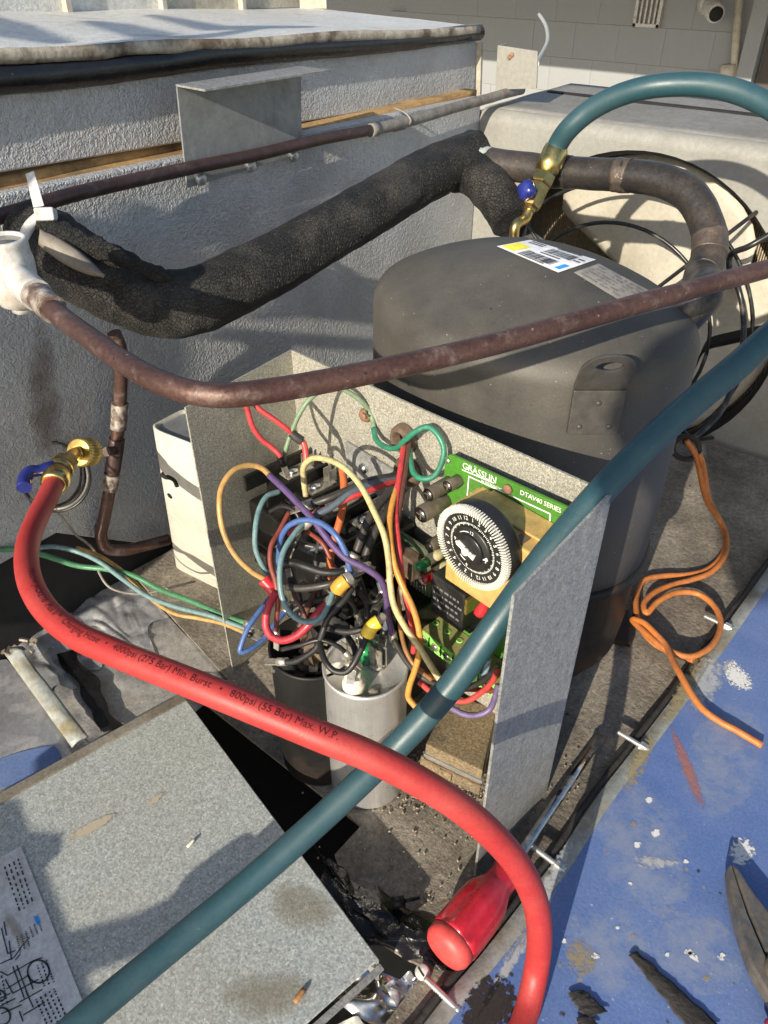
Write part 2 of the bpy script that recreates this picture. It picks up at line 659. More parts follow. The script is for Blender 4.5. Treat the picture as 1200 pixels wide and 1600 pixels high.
M['redhose'] = mat('red_hose_rubber', (.36, .026, .024, 1), (.42, .036, .032, 1), rough=.48, ns=30, bump=.00012, bs=700, dirt=(.34, .085, .07, 1), ds=30, dpos=.62, dsoft=.16, dmax=.4, grain=.14, gscale=500, specks=[(160, .12, (.12, .03, .03, 1))])
M['print'] = mat('dark_print', (.05, .004, .006, 1), (.10, .008, .010, 1), rough=.6, ns=300)
M['black'] = mat('black_plastic', (.006, .006, .006, 1), (.012, .0115, .0105, 1), rough=.42, ns=60, dirt=(.06, .05, .037, 1), ds=50, dpos=.66, dmax=.7, spec=.35)
M['black_clean'] = mat('black_relay_plastic', (.012, .012, .013, 1), (.018, .018, .018, 1), rough=.35, ns=60, dirt=(.06, .05, .04, 1), ds=60, dpos=.62, dmax=.6)
M['brownplastic'] = mat('brown_bakelite', (.10, .065, .04, 1), (.17, .12, .08, 1), rough=.7, ns=90, dirt=(.04, .03, .025, 1), ds=60, dpos=.6)
M['steel'] = mat('bright_steel', (.55, .55, .54, 1), (.7, .7, .68, 1), rough=.28, metal=1, ns=80)
M['zinc'] = mat('zinc_bolt', (.44, .45, .44, 1), (.58, .59, .58, 1), rough=.38, metal=.75, ns=120)
M['tin'] = mat('tinned_terminal', (.42, .40, .34, 1), (.62, .60, .54, 1), rough=.35, metal=.8, ns=120, dirt=(.12, .09, .06, 1), ds=80, dpos=.6)
M['alu'] = mat('drawn_aluminium_can', (.68, .675, .66, 1), (.80, .795, .78, 1), rough=.31, metal=.68, ns=80, aniso=(8, 8, .5), rv=.08, bump=.00005, bs=300, grain=.06)
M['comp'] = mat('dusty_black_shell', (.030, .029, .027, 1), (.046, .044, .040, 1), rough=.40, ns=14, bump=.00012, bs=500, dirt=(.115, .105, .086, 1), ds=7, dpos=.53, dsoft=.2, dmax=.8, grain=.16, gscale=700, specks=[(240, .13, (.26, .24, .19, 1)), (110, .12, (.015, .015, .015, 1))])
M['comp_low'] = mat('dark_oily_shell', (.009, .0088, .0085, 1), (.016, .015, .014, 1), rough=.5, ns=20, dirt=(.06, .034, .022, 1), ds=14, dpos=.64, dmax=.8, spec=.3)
M['lug'] = mat('dark_lug_plate', (.052, .049, .043, 1), (.07, .066, .058, 1), rough=.45, ns=60)
M['label'] = mat('white_label', (.74, .75, .78, 1), (.82, .82, .84, 1), rough=.45, ns=60)
M['label_old'] = mat('faded_grey_label', (.26, .24, .22, 1), (.33, .31, .28, 1), rough=.6, ns=120, dirt=(.18, .165, .14, 1), ds=60, dpos=.55)
M['yellow'] = mat('yellow_print', (.75, .68, .05, 1), rough=.5)
M['blueprint'] = mat('blue_print', (.03, .25, .70, 1), rough=.5)
M['ink'] = mat('black_ink', (.02, .02, .025, 1), (.05, .05, .055, 1), rough=.6, ns=400)
M['ink_faint'] = mat('faded_ink', (.10, .10, .11, 1), (.2, .2, .2, 1), rough=.6, ns=400)
M['white'] = mat('yellowed_white_plastic', (.48, .465, .40, 1), (.55, .53, .46, 1), rough=.45, ns=20, dirt=(.36, .31, .23, 1), ds=30, dpos=.64, dsoft=.16, dmax=.6, grain=.12)
M['whitecap'] = mat('white_enamel', (.50, .49, .465, 1), (.58, .57, .54, 1), rough=.35, ns=30, dirt=(.30, .255, .205, 1), ds=50, dpos=.60, dsoft=.14)
M['sightglass'] = mat('cloudy_sight_glass', (.10, .095, .085, 1), (.18, .16, .14, 1), rough=.2, ns=60, coat=.5)
M['floor'] = mat('grimy_base_pan', (.175, .152, .12, 1), (.29, .255, .205, 1), rough=.75, ns=34, bump=.0010, bs=300, dirt=(.075, .063, .05, 1), ds=11, dpos=.54, dsoft=.14, dmax=.85, grain=.5, gscale=300, specks=[(190, .17, (.44, .39, .32, 1)), (90, .14, (.03, .027, .022, 1)), (46, .13, (.13, .07, .04, 1))])
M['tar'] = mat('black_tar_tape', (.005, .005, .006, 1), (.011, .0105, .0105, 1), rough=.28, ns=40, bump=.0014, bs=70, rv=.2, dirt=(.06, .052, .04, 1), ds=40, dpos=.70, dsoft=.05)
M['foil'] = mat('wrinkled_foil', (.56, .57, .60, 1), (.68, .69, .72, 1), rough=.24, metal=.7, ns=20, bump=.0003, bs=90, dirt=(.26, .235, .195, 1), ds=30, dpos=.62, dsoft=.1, dmax=.9)
M['foil_dusty'] = mat('dusty_foil', (.48, .475, .47, 1), (.60, .595, .59, 1), rough=.30, metal=.8, ns=60, bump=.0004, bs=120, dirt=(.27, .245, .205, 1), ds=18, dpos=.53, dsoft=.12, dmax=.9, grain=.3, gscale=420, specks=[(300, .18, (.55, .52, .46, 1)), (140, .13, (.10, .09, .075, 1))])
M['foil_gold'] = mat('crumpled_foil_scrap', (.50, .48, .44, 1), (.6, .58, .54, 1), rough=.22, metal=1, ns=20, bump=.0004, bs=30)
M['blue'] = mat('panel_sky_reflection', (.075, .135, .335, 1), (.105, .172, .39, 1), rough=.33, ns=16, bump=.00012, bs=300, spec=.5, dirt=(.22, .28, .42, 1), ds=9, dpos=.60, dsoft=.26, dmax=.55, aniso=(1, 3, 1), grain=.22, gscale=500, specks=[(150, .10, (.40, .43, .48, 1)), (330, .12, (.33, .38, .46, 1)), (75, .11, (.30, .23, .14, 1)), (60, .10, (.04, .04, .04, 1))])  # blue base colour stands for the sky mirrored in the panel
M['lip'] = mat('worn_panel_lip', (.26, .28, .27, 1), (.40, .42, .40, 1), rough=.6, ns=50, metal=.2, dirt=(.24, .20, .11, 1), ds=30, dpos=.58, bump=.0003)
M['seal'] = mat('old_rubber_seal', (.014, .013, .012, 1), (.036, .031, .028, 1), rough=.8, ns=80, bump=.0010, bs=200)
M['orange'] = mat('orange_cable_sheath', (.46, .145, .030, 1), (.53, .18, .045, 1), rough=.5, ns=40, dirt=(.26, .10, .04, 1), ds=30, dpos=.64, dsoft=.2)
M['redhandle'] = mat('red_screwdriver_plastic', (.40, .010, .022, 1), (.46, .016, .03, 1), rough=.30, ns=30, coat=.25)
M['redend'] = mat('lighter_red_butt', (.60, .055, .05, 1), (.66, .08, .07, 1), rough=.5, ns=50)
M['blade_steel'] = mat('screwdriver_steel', (.42, .42, .43, 1), (.5, .5, .5, 1), rough=.22, metal=1, ns=60, dirt=(.06, .05, .045, 1), ds=30, dpos=.62)
M['plier'] = mat('dark_forged_steel', (.20, .18, .155, 1), (.32, .29, .25, 1), rough=.34, metal=.9, ns=40, aniso=(4, 1, 1), dirt=(.08, .065, .05, 1), ds=60, dpos=.54, dsoft=.2)
M['pcb'] = mat('green_circuit_board', (.055, .205, .022, 1), (.068, .24, .028, 1), rough=.4, ns=50, dirt=(.10, .16, .045, 1), ds=60, dpos=.62, dsoft=.2, dmax=.7, grain=.2, gscale=500)
M['pcb_dark'] = mat('dirty_circuit_board', (.03, .07, .045, 1), (.05, .10, .06, 1), rough=.5, ns=120, dirt=(.14, .12, .07, 1), ds=60, dpos=.55)
M['silk'] = mat('white_silkscreen', (.78, .80, .72, 1), rough=.6)
M['timer'] = mat('ochre_timer_body', (.52, .33, .10, 1), (.60, .40, .14, 1), rough=.5, ns=30, dirt=(.24, .16, .07, 1), ds=30, dpos=.6, dmax=.7)
M['dial'] = mat('black_dial_face', (.012, .012, .012, 1), (.022, .022, .021, 1), rough=.45, ns=60)
M['dialring'] = mat('silvered_dial_ring', (.10, .10, .095, 1), (.16, .16, .15, 1), rough=.4, ns=60)
M['pin'] = mat('ivory_pin', (.74, .71, .62, 1), (.82, .79, .71, 1), rough=.5, ns=60)
M['term'] = mat('bright_green_terminal', (.26, .70, .12, 1), (.30, .74, .16, 1), rough=.45, ns=60)
M['term_dust'] = mat('dusty_terminal_top', (.23, .22, .08, 1), (.30, .26, .11, 1), rough=.8, ns=200, bump=.0004, bs=500)
M['elcap'] = mat('brown_capacitor_sleeve', (.09, .07, .05, 1), (.16, .13, .10, 1), rough=.5, ns=60, dirt=(.2, .17, .12, 1), ds=60, dpos=.6)
M['ledg'] = mat('green_lamp', (.01, .22, .06, 1), (.02, .28, .08, 1), rough=.15, coat=.6)
M['ledr'] = mat('red_lamp', (.38, .01, .01, 1), (.45, .02, .02, 1), rough=.15, coat=.6)
M['tan'] = mat('tan_lamp_holder', (.44, .37, .21, 1), (.52, .45, .28, 1), rough=.6)
M['redsleeve'] = mat('red_insulated_terminal', (.62, .02, .03, 1), (.68, .04, .045, 1), rough=.3, coat=.3)
M['yellowsleeve'] = mat('yellow_insulated_terminal', (.72, .48, .03, 1), (.78, .55, .05, 1), rough=.35, coat=.2)
M['amber'] = mat('amber_insulated_terminal', (.55, .27, .03, 1), (.62, .33, .05, 1), rough=.3, coat=.3)
M['phenolic'] = mat('cream_phenolic_bush', (.68, .64, .52, 1), (.74, .70, .58, 1), rough=.5)
M['cmu'] = mat('grey_painted_block', (.27, .285, .295, 1), (.30, .315, .325, 1), rough=.85, ns=5, bump=.001, bs=60, dirt=(.235, .245, .25, 1), ds=2, dpos=.56, dsoft=.2, dmax=.7, grain=.06)
M['mortar'] = mat('grey_painted_joint', (.26, .275, .285, 1), (.28, .295, .305, 1), rough=.9)
M['darkdoor'] = mat('dark_brown_steel', (.05, .043, .038, 1), (.07, .06, .053, 1), rough=.6)
M['roof'] = mat('pale_roof_membrane', (.36, .35, .33, 1), (.42, .41, .39, 1), rough=.9, ns=4, dirt=(.25, .23, .2, 1), ds=2, dpos=.55)
M['brownblock'] = mat('dust_caked_block', (.16, .118, .066, 1), (.23, .175, .105, 1), rough=.9, ns=300, bump=.0005, bs=500, dirt=(.05, .046, .042, 1), ds=34, dpos=.58, dsoft=.12, grain=.5, gscale=600)
M['tie'] = mat('grey_white_tie', (.50, .51, .50, 1), (.6, .6, .58, 1), rough=.5, dirt=(.3, .28, .24, 1), ds=60, dpos=.6)
M['grey_flex'] = mat('pale_grey_cable', (.36, .37, .36, 1), (.46, .47, .45, 1), rough=.5)
M['paper'] = mat('diagram_sheet', (.50, .51, .52, 1), (.56, .57, .57, 1), rough=.6, ns=40, dirt=(.33, .30, .26, 1), ds=16, dpos=.63, dmax=.7)
M['leaf'] = mat('dry_leaf', (.25, .11, .03, 1), (.38, .2, .07, 1), rough=.8)
M['grit'] = mat('loose_grit', (.22, .18, .13, 1), (.38, .33, .25, 1), rough=.95, ns=200)
M['weld'] = mat('rusty_screw', (.20, .10, .055, 1), (.30, .17, .10, 1), rough=.85, ns=300, bump=.0004, bs=900)


def wm(name, r, g, b, rough=.4):
    c = L(r, g, b)
    gy_ = sum(c[:3]) / 3
    c = tuple(q * .80 + gy_ * .12 for q in c[:3]) + (1,)
    return mat(name, c, tuple(min(1, q * 1.18) for q in c[:3]) + (1,), rough=rough, ns=60, dirt=tuple(q * .35 + .02 for q in c[:3]) + (1,), ds=55, dpos=.62, dsoft=.18, dmax=.8, grain=.25, gscale=260)


W = {'tan': wm('tan_insulation', 186, 143, 72), 'cream': wm('cream_insulation', 196, 180, 120), 'purple': wm('purple_insulation', 92, 66, 118),
     'blue': wm('blue_insulation', 62, 98, 160), 'teal': wm('grey_teal_insulation', 104, 138, 140), 'red': wm('red_insulation', 196, 40, 44),
     'crimson': wm('crimson_insulation', 186, 26, 48), 'brown': wm('brown_insulation', 96, 56, 42), 'rustred': wm('rust_red_insulation', 140, 60, 44),
     'orange': wm('orange_insulation', 200, 98, 26), 'gold': wm('golden_insulation', 206, 140, 30), 'green': wm('green_insulation', 34, 128, 98),
     'palegreen': wm('faded_green_insulation', 118, 142, 108), 'black': wm('black_insulation', 34, 33, 33), 'char': wm('charcoal_insulation', 58, 54, 50),
     'slate': wm('slate_insulation', 84, 96, 108), 'lightblue': wm('light_blue_insulation', 120, 150, 168), 'leafgreen': wm('leaf_green_insulation', 66, 130, 88),
     'violet': wm('dusty_violet_insulation', 112, 92, 142), 'coral': wm('coral_insulation', 214, 60, 50), 'dullgold': wm('dull_gold_insulation', 150, 100, 44)}

# ================================================================== SETTING
WX, FY = -.54, .90
deck = MB().box((0, 20, -.95), (120, 120, .1)).build('roof_deck', M['roof'])
tag(deck, 'pale flat roof the machine stands on', 'roof', kind='structure')

# base pan: one folded sheet with a slot cut in it
A_ = P(564, 1290, z=0)
B_ = P(523, 1335, z=0)
dirv = (P(345, 1118, z=0) - A_).normalized()
C_ = A_ + dirv * .36
D_ = B_ + dirv * .36
pan_front = [P(566, 1455, z=0), P(640, 1500, z=0), P(668, 1512, z=0), P(600, 1602, z=0), P(560, 1680, z=0), V((-.078, .085, 0)), V((-.072, .30, 0)), V((-.052, .60, 0)), V((-.03, .88, 0)), V((-.52, .88, 0)),
             P(262, 862, z=0), P(205, 893, z=0), P(357, 1062, z=0), A_ + dirv * .21, A_, B_]
pan = MB().prism(pan_front, (0, 0, -.003)).build('base_pan', M['floor'])
tag(pan, 'grimy brown sheet-metal base pan', 'floor', kind='structure')
pit = MB()
pit.box((-.33, .25, -.13), (.9, 1.5, .01))
pit = pit.build('pit_floor', M['void'])  # black colour stands for the deep shade in the pit
tag(pit, 'floor of the pit below the pan, coloured black for its shade', 'floor', kind='structure')

# unseen plates added behind the camera to shade cover, wall, lid and fan housing
def upstream(pts, y=-.27):
    return [p - LIGHT * ((p.y - y) / LIGHT.y) for p in pts]


casters = MB()
for kind_, pp_ in (('cover', [(-80, 1250), (32, 1248), (48, 1296), (100, 1300), (98, 1330), (72, 1352), (112, 1455), (128, 1490), (152, 1570), (170, 1660), (-80, 1660)]),
                   ('cover', [(100, 1456), (215, 1426), (300, 1384), (400, 1318), (440, 1340), (400, 1368), (310, 1429), (210, 1466), (124, 1492)]),
                   ('wall', [(-300, 480), (0, 470), (298, 470), (303, 600), (310, 880), (120, 960), (-300, 1000)]),
                   ('wall', [(85, 330), (195, 347), (200, 325), (212, 312), (268, 330), (272, 352), (280, 372), (345, 408), (330, 450), (60, 480)]),
                   ('wall', [(350, 375), (352, 350), (370, 335), (420, 318), (500, 306), (575, 290), (575, 340), (430, 420), (380, 420)]),
                   ('wall', [(400, 490), (440, 458), (500, 440), (600, 455), (600, 500), (500, 488), (430, 492)]),
                   ('wall', [(340, 510), (600, 530), (600, 542), (340, 520)]),
                   ('lid', [(-60, 26), (0, 28), (60, 42), (115, 64), (0, 52), (-60, 48)]),
                   ('lid', [(140, 26), (190, 29), (265, 43), (235, 54)]), ('lid', [(160, 63), (270, 48), (385, 27), (392, 29), (270, 54), (190, 66)]),
                   ('lid', [(230, 13), (330, 26), (470, 21), (470, 24), (320, 32)])):
    tp3 = [P(a, b, z=.031) if kind_ == 'cover' else P(a, b, x=WX) if kind_ == 'wall' else P(a, b, z=.436) for a, b in pp_]
    casters.prism(upstream(tp3), V((0, -.02, 0)))
hp_pts = [P(1078, 600, y=FY), P(1108, 545, y=FY), P(1150, 517, y=FY), P(1235, 500, y=FY), P(1420, 520, y=FY)] + [P(1270, 905, z=0), P(1157, 915, z=0), P(1112, 747, z=0)]
casters.prism(upstream(hp_pts, -.5), V((0, -.02, 0)))
po_ = casters.build('added_shade_casters', M['darkdoor'])
tag(po_, 'unseen flat plates added behind the camera to cast shade', 'roof plant', kind='structure')

# ---- block wall of the building behind
BY = 6.0
bw = thing('building_wall', 'grey painted concrete block wall half in the shade of an eave', 'building', (-3, BY, -.9))
MB().box((-2.2, BY + .1, .6), (9, .16, 3.2)).build('mortar_bed', M['mortar'], bw)
bl_me = None
k = 0
for row in range(7):
    for ci in range(12):
        x = -4.35 + ci * .333 + (row % 2) * .166
        zz = -1.02 + row * .222
        if bl_me is None:
            mbk = MB().box((0, 0, 0), (.3315, .03, .2205))
            bl_me = mbk.mesh('block', V((0, 0, 0)))
            bl_me.materials.append(M['cmu'])
        o = bpy.data.objects.new('block', bl_me)
        COL.objects.link(o)
        o.parent = bw
        o.location = V((x, BY + .008 + random.uniform(-.001, .001), zz)) - V(bw.location)
eave = MB().box((-2.2, BY - .95, .60), (9, 2.0, .12)).build('eave', M['cmu'], bw)
vent = thing('wall_vent', 'small white barred vent grille on the block wall', 'vent', P(1012, 10, y=BY - .03))
a, b = P(992, 36, y=BY - .03), P(1030, 30, y=BY - .03)
fr = MB()
for xx in (a.x, b.x):
    fr.box((xx, BY - .03, a.z + .15), (.02, .03, .34))
for zz in (a.z - .01, a.z + .31):
    fr.box(((a.x + b.x) / 2, BY - .03, zz), (b.x - a.x + .018, .03, .02))
fr.build('frame', M['whitecap'], vent)
for i in range(1, 5):
    MB().box((a.x + (b.x - a.x) * i / 5, BY - .03, a.z + .15), (.012, .02, .30)).build('bar', M['whitecap'], vent)
MB().box(((a.x + b.x) / 2, BY - .006, a.z + .15), (b.x - a.x, .012, .3)).build('opening', M['mortar'], vent)
lc = P(1110, 10, y=BY - .12)
lampo = thing('wall_camera', 'white bullet-shaped fitting high on the block wall', 'fitting', lc)
MB().lathe([(.0, 0), (.05, 0), (.055, .03), (.055, .16), (.05, .17), (0, .17)], lc, (.5, -.8, -.15), 20).build('barrel', M['whitecap'], lampo)
MB().lathe([(.0, 0), (.040, 0), (.042, .01), (0, .012)], lc + V((.5, -.8, -.15)).normalized() * .171, (.5, -.8, -.15), 16).build('lens', M['void'], lampo)
MB().lathe([(.07, 0), (.07, .02), (.03, .04), (.02, .12)], lc + V((-.05, .12, .01)), (0, -1, 0), 16).build('base', M['whitecap'], lampo)
pp = thing('downpipe', 'cream vertical pipe with a joint on the block wall', 'pipe', P(1140, 130, y=BY - .08))
MB().tube([P(1136, 250, y=BY - .08), P(1160, -60, y=BY - .08)], .026, 12, 1).build('pipe', M['cream'], pp)
MB().tube([P(1137, 120, y=BY - .09), P(1139, 100, y=BY - .09)], .05, 12, 1).build('collar', M['cream'], pp)
db = thing('dark_doorway', 'dark brown doorway with a grey jamb beside the cream pipe', 'doorway', P(1180, 160, y=BY - .1))
q0, q1 = P(1172, 120, y=BY - .05), P(1230, 120, y=BY - .05)
MB().box((q0.x + .55, BY - .03, .4), (1.0, .05, 3.0)).build('door', M['darkdoor'], db)
MB().box((q0.x - .02, BY - .06, .4), (.10, .12, 3.0)).build('jamb', M['cmu'], db)
cb = MB().tube([P(838, 100, d=1.6), P(846, 86, d=1.9), P(856, 62, d=2.2), P(852, 38, d=2.5), P(842, 22, d=2.7)], .006, 8).build('grey_flex_cable', M['grey_flex'])
tag(cb, 'pale flexible cable curving up behind the metal tab', 'cable')

# ---- embossed cabinet beside the unit
lw = thing('cabinet_wall', 'embossed grey steel wall of the cold cabinet with streaky rust', 'wall', (WX, .4, 0))
pts = [P(-260, 352, x=WX), P(0, 305, x=WX), P(280, 252, x=WX), P(755, 152, x=WX)]
z0, z1 = pts[1].z, .3405
MB().prism([V((WX - .004, -.25, -.14)), V((WX - .004, FY, -.14)), V((WX - .004, FY, .11)), V((WX - .004, -.25, .11))], (-.012, 0, 0)).build('shaded_gap', M['void'], lw)  # black sheet painted as the shade in the gap below the wall panel
wbz = P(20, 872, x=WX).z
MB().prism([V((WX, -.25, wbz + .004)), V((WX, .24, wbz)), V((WX, .34, .004)), V((WX, FY, .002)), V((WX, FY, .3405)), V((WX, .29, z0)), V((WX, -.25, z0 + .01))], (-.012, 0, 0)).build('panel', M['emboss'], lw, bevel=.0015)
MB().prism([V((WX - .0125, -.25, z0 + .004)), V((WX - .0125, .40, z0 - .004)), V((WX - .0125, .40, z0 - .016)), V((WX - .0125, -.25, z0 - .012))], (-.004, 0, 0)).build('rusty_edge', M['rust'], lw)
wd = thing('timber_strip', 'weathered pine batten running in the gap above the embossed wall', 'timber', (WX - .04, .4, .33))
for off, h in ((.0, .0), (-.022, .006)):
    MB().grid(lambda u, v: (WX - .013 - v * .030 + off, -.25 + u * 1.16, z0 + .001 - u * .012 + h + .002 * noise.noise(V((u * 14, v * 3, off * 90)))), 60, 3).build('plank', M['wood'], wd, solid=.012)
BX = WX - .030
ub = thing('lid_frame', 'embossed grey steel band under the black gasket of the cabinet lid', 'panel', (BX, .4, .38))
b0, b1, t0, t1 = P(-10, 272, x=BX), P(742, 146, x=BX), P(-10, 144, x=BX), P(744, 64, x=BX)
MB().prism([V((BX, -.25, b0.z + .004)), b0, b1, t1, t0, V((BX, -.25, t0.z + .004))], (-.03, 0, 0)).build('side_panel', M['emboss'], ub, bevel=.0015)
MB().prism([b1 + V((-.006, .0005, -.002)), t1 + V((-.006, .0005, -.002)), t1 + V((.004, .006, -.002)), b1 + V((.004, .006, -.002))], (0, .004, 0)).build('end_flange', M['cream'], ub)
gk = MB()
gp = []
for i in range(49):
    u = i / 48
    px = -420 + u * 1168
    yl = 145 - (px) * .1087 + (3 * math.sin(px * .013))
    hgt = 24 - 11 * max(0, min(1, px / 750))
    c = P(px, yl - hgt, x=BX + .004)
    gp.append(c)
gk.tube(gp, .011, 14, raw=True, rfun=lambda t, a: (.0118 - .003 * t) * (1 + .10 * noise.noise(V((t * 30, math.cos(a), math.sin(a))))))
gk = gk.build('gasket', M['gasket'])
tag(gk, 'thick black rubber gasket squeezed under the cabinet lid', 'gasket')
LZ = P(0, 74, x=BX + .01).z
lid = thing('cabinet_lid', 'light embossed sheet lid of the cabinet with a crusty near edge', 'lid', (-.7, .5, LZ))
rimp = []
for i in range(71):
    px = -400 + i * 1148 / 70
    yy = 76 - max(px, -400) * .0475 + 2 * math.sin(px * .021)
    if px < 0:
        yy = 76 - px * .12
    rimp.append(P(px, yy, x=BX + .010))
far = [V((p.x - .30, p.y + .02, p.z + .006)) for p in rimp]


def lidf(u, v):
    i = u * 70
    k = min(int(i), 69)
    a = rimp[k].lerp(rimp[k + 1], i - k)
    b = far[k].lerp(far[k + 1], i - k)
    p = a.lerp(b, v)
    return p + V((0, 0, .0008 * noise.noise(V((u * 9, v * 5, 0)))))


MB().grid(lidf, 70, 10).build('top_sheet', M['emboss_lid'], lid)
rm = MB()
rm.grid(lambda u, v: lidf(u, 0) + V((.0015 * math.sin(v * math.pi), 0, -.0005 - (.0075 - .002 * noise.noise(V((u * 20, 1, 1)))) * v + .0006 * noise.noise(V((u * 60, v * 3, 0))))), 140, 3)
rm.build('rim', M['rim'], lid, solid=.002)
hp0, hp1 = far[0], far[-1]
hw = thing('raised_housing', 'cream and grey sheet-metal housing rising behind the cabinet lid', 'housing', hp1)
ca = MB()
q0 = lidf(0, .96)
q1 = lidf(1, .96)
for i in range(6):
    a = q0.lerp(q1, i / 6 + .003)
    b = q0.lerp(q1, (i + 1) / 6)
    MB().prism([a, b, b + V((0, 0, .12)), a + V((0, 0, .12))], (-.01, 0, 0)).build('panel', M['emboss_lid'] if i < 4 else M['cream'], hw, bevel=.001)
for i in range(1, 6):
    a = q0.lerp(q1, i / 6)
    MB().box(a + V((.004, 0, .06)), (.008, .006, .12)).build('rib', M['cream'], hw)
MB().prism([q1 + V((.005, -.02, 0)), q1 + V((.035, .0, 0)), q1 + V((.035, 0, .022)), q1 + V((.005, -.02, .022))], (-.002, .006, 0)).build('corner_flange', M['cream'], hw)

# ---- bent bracket screwed on the wall
kx = WX + .006
br = thing('angle_bracket', 'bent zinc sheet bracket screwed to the embossed wall', 'bracket', P(380, 240, x=kx))
q = [P(277, 136, x=kx), P(470, 107, x=kx), P(472, 238, x=kx), P(293, 294, x=kx)]
MB().prism(q, (-.0016, 0, 0)).build('plate', M['galv_dark'], br)
w1 = V((.028, .003, -.001))
MB().prism([q[0] + V((-.0016, 0, .0003)), q[1] + V((-.0016, 0, .0003)), q[1] + w1 + V((0, .006, 0)), q[0] + w1], (0, 0, .0015)).build('flange', M['galv'], br)
for s in ((312, 279), (390, 259), (457, 243)):
    c = P(*s, x=kx)
    MB().lathe([(.0052, 0), (.0058, .001), (.005, .0035), (.003, .0048), (0, .005)], c, (1, 0, 0), 14).build('screw', M['zinc'], br)

# ---- thin copper tube along the wall
tx = WX + .016
tt = thing('wall_tube', 'dark thin copper tube clipped along the embossed wall and greyed at its far end', 'pipe', P(300, 262, x=tx))
MB().tube([V((tx + .012, -.22, .345)), V((tx + .012, -.05, .345))] + [P(p, y, x=tx + dx) for p, y, dx in ( (-120, 364, .008), (0, 338, .006), (110, 305, .004), (200, 284, 0), (300, 262, 0), (400, 242, 0), (500, 218, 0), (580, 203, 0))], .0052, 14, 6).build('copper_pipe', M['copper_dk'], tt)
MB().tube([P(p, y, x=tx) for p, y in ((578, 203.5), (640, 189), (700, 171), (755, 156), (790, 146), (815, 140))], .0056, 14, 6, jit=.0004, jsc=120).build('grey_pipe', M['copper_grey'], tt)
MB().tube([P(578, 204, x=tx), P(590, 201, x=tx)], .0064, 14, 2).build('collar', M['copper_grey'], tt)
c = P(634, 188, x=tx)
MB().tube([c + V((-.016, 0, -.012)), c + V((0, 0, -.0066)), c + V((.0066, 0, 0)), c + V((0, 0, .0066)), c + V((-.016, 0, .010))], .0012, 8, 5).build('clip', M['copper_grey'], tt)

# ---- sheet tab standing on the housing corner
tb = thing('metal_tab', 'upright cream sheet tab with rusty spots at the corner of the fan housing', 'tab', P(805, 138, y=FY + .03))
q = [P(776, 140, y=FY + .03), P(838, 138, y=FY + .03), P(840, 80, y=FY + .03), P(780, 71, y=FY + .03)]
MB().prism(q, (0, .002, 0)).build('plate', M['fanbox'], tb)
MB().prism([q[0], q[3], q[3] + V((-.002, .022, 0)), q[0] + V((-.002, .022, 0))], (-.002, 0, 0)).build('fold', M['fanbox'], tb)
for s in ((796, 90), (800, 86)):
    MB().lathe([(.003, 0), (.0025, .0012), (0, .0014)], P(*s, y=FY + .03), (0, -1, 0), 10).build('rust_spot', M['weld'], tb)

# ================================================================== CONDENSER FAN HOUSING
FT = .327
fcx, fcz, fr_ = -.319, .121, .1866
fh = thing('fan_housing', 'faded cream condenser fan housing with a round opening', 'fan housing', (fcx, FY, 0))
N = 64
outer, inner = [], []
x0, x1, zb, zt = WX, .16, -.095, FT - .014
for i in range(N):
    a = 2 * math.pi * (i + .5) / N
    dx, dz = math.cos(a), math.sin(a)
    inner.append(V((fcx + fr_ * dx, FY, fcz + fr_ * dz)))
    tt_ = min(((x1 - fcx) / dx if dx > 0 else (x0 - fcx) / dx) if abs(dx) > 1e-6 else 9,
              ((zt - fcz) / dz if dz > 0 else (zb - fcz) / dz) if abs(dz) > 1e-6 else 9)
    outer.append(V((fcx + tt_ * dx, FY, fcz + tt_ * dz)))
for cx_, cz_ in ((x0, zb), (x1, zb), (x0, zt), (x1, zt)):
    j = min(range(N), key=lambda k: (outer[k] - V((cx_, FY, cz_))).length)
    outer[j] = V((cx_, FY, cz_))
MB().ring_prism(outer, inner, (0, .002, 0)).build('front_panel', M['fanbox'], fh, fix=True)
MB().grid(lambda u, v: (x0 + (x1 - x0) * u, FY + .014 - .014 * math.cos(v * math.pi / 2), FT - .014 + .014 * math.sin(v * math.pi / 2) + .001 * v), 4, 10).build('rounded_bend', M['fanbox'], fh)
MB().grid(lambda u, v: (x0 + (x1 - x0) * u, FY + .014 + .23 * v, FT + .001 + .0012 * noise.noise(V((u * 5, v * 3, 0)))), 40, 10).build('top_panel', M['fantop'], fh, solid=.002)
MB().lathe([(fr_ + .001, 0), (fr_ - .004, .004), (fr_ - .006, .012), (fr_ - .006, .05)], (fcx, FY + .001, fcz), (0, 1, 0), 64, capends=False).build('throat_ring', M['void'], fh)
MB().box((x0 - .002, FY + .13, .13), (.004, .25, .39)).build('side_panel', M['fanbox'], fh)
fins = MB()
MB().box((fcx + .02, FY + .155, .13), (.46, .01, .40)).build('coil_block', M['void'], fh)
for i in range(150):
    x = fcx - .21 + i * .003
    fins.box((x, FY + .143, .13), (.0011, .014, .38))
fo = fins.build('coil_fins', M['fin'], fh)
fo['kind'] = 'stuff'

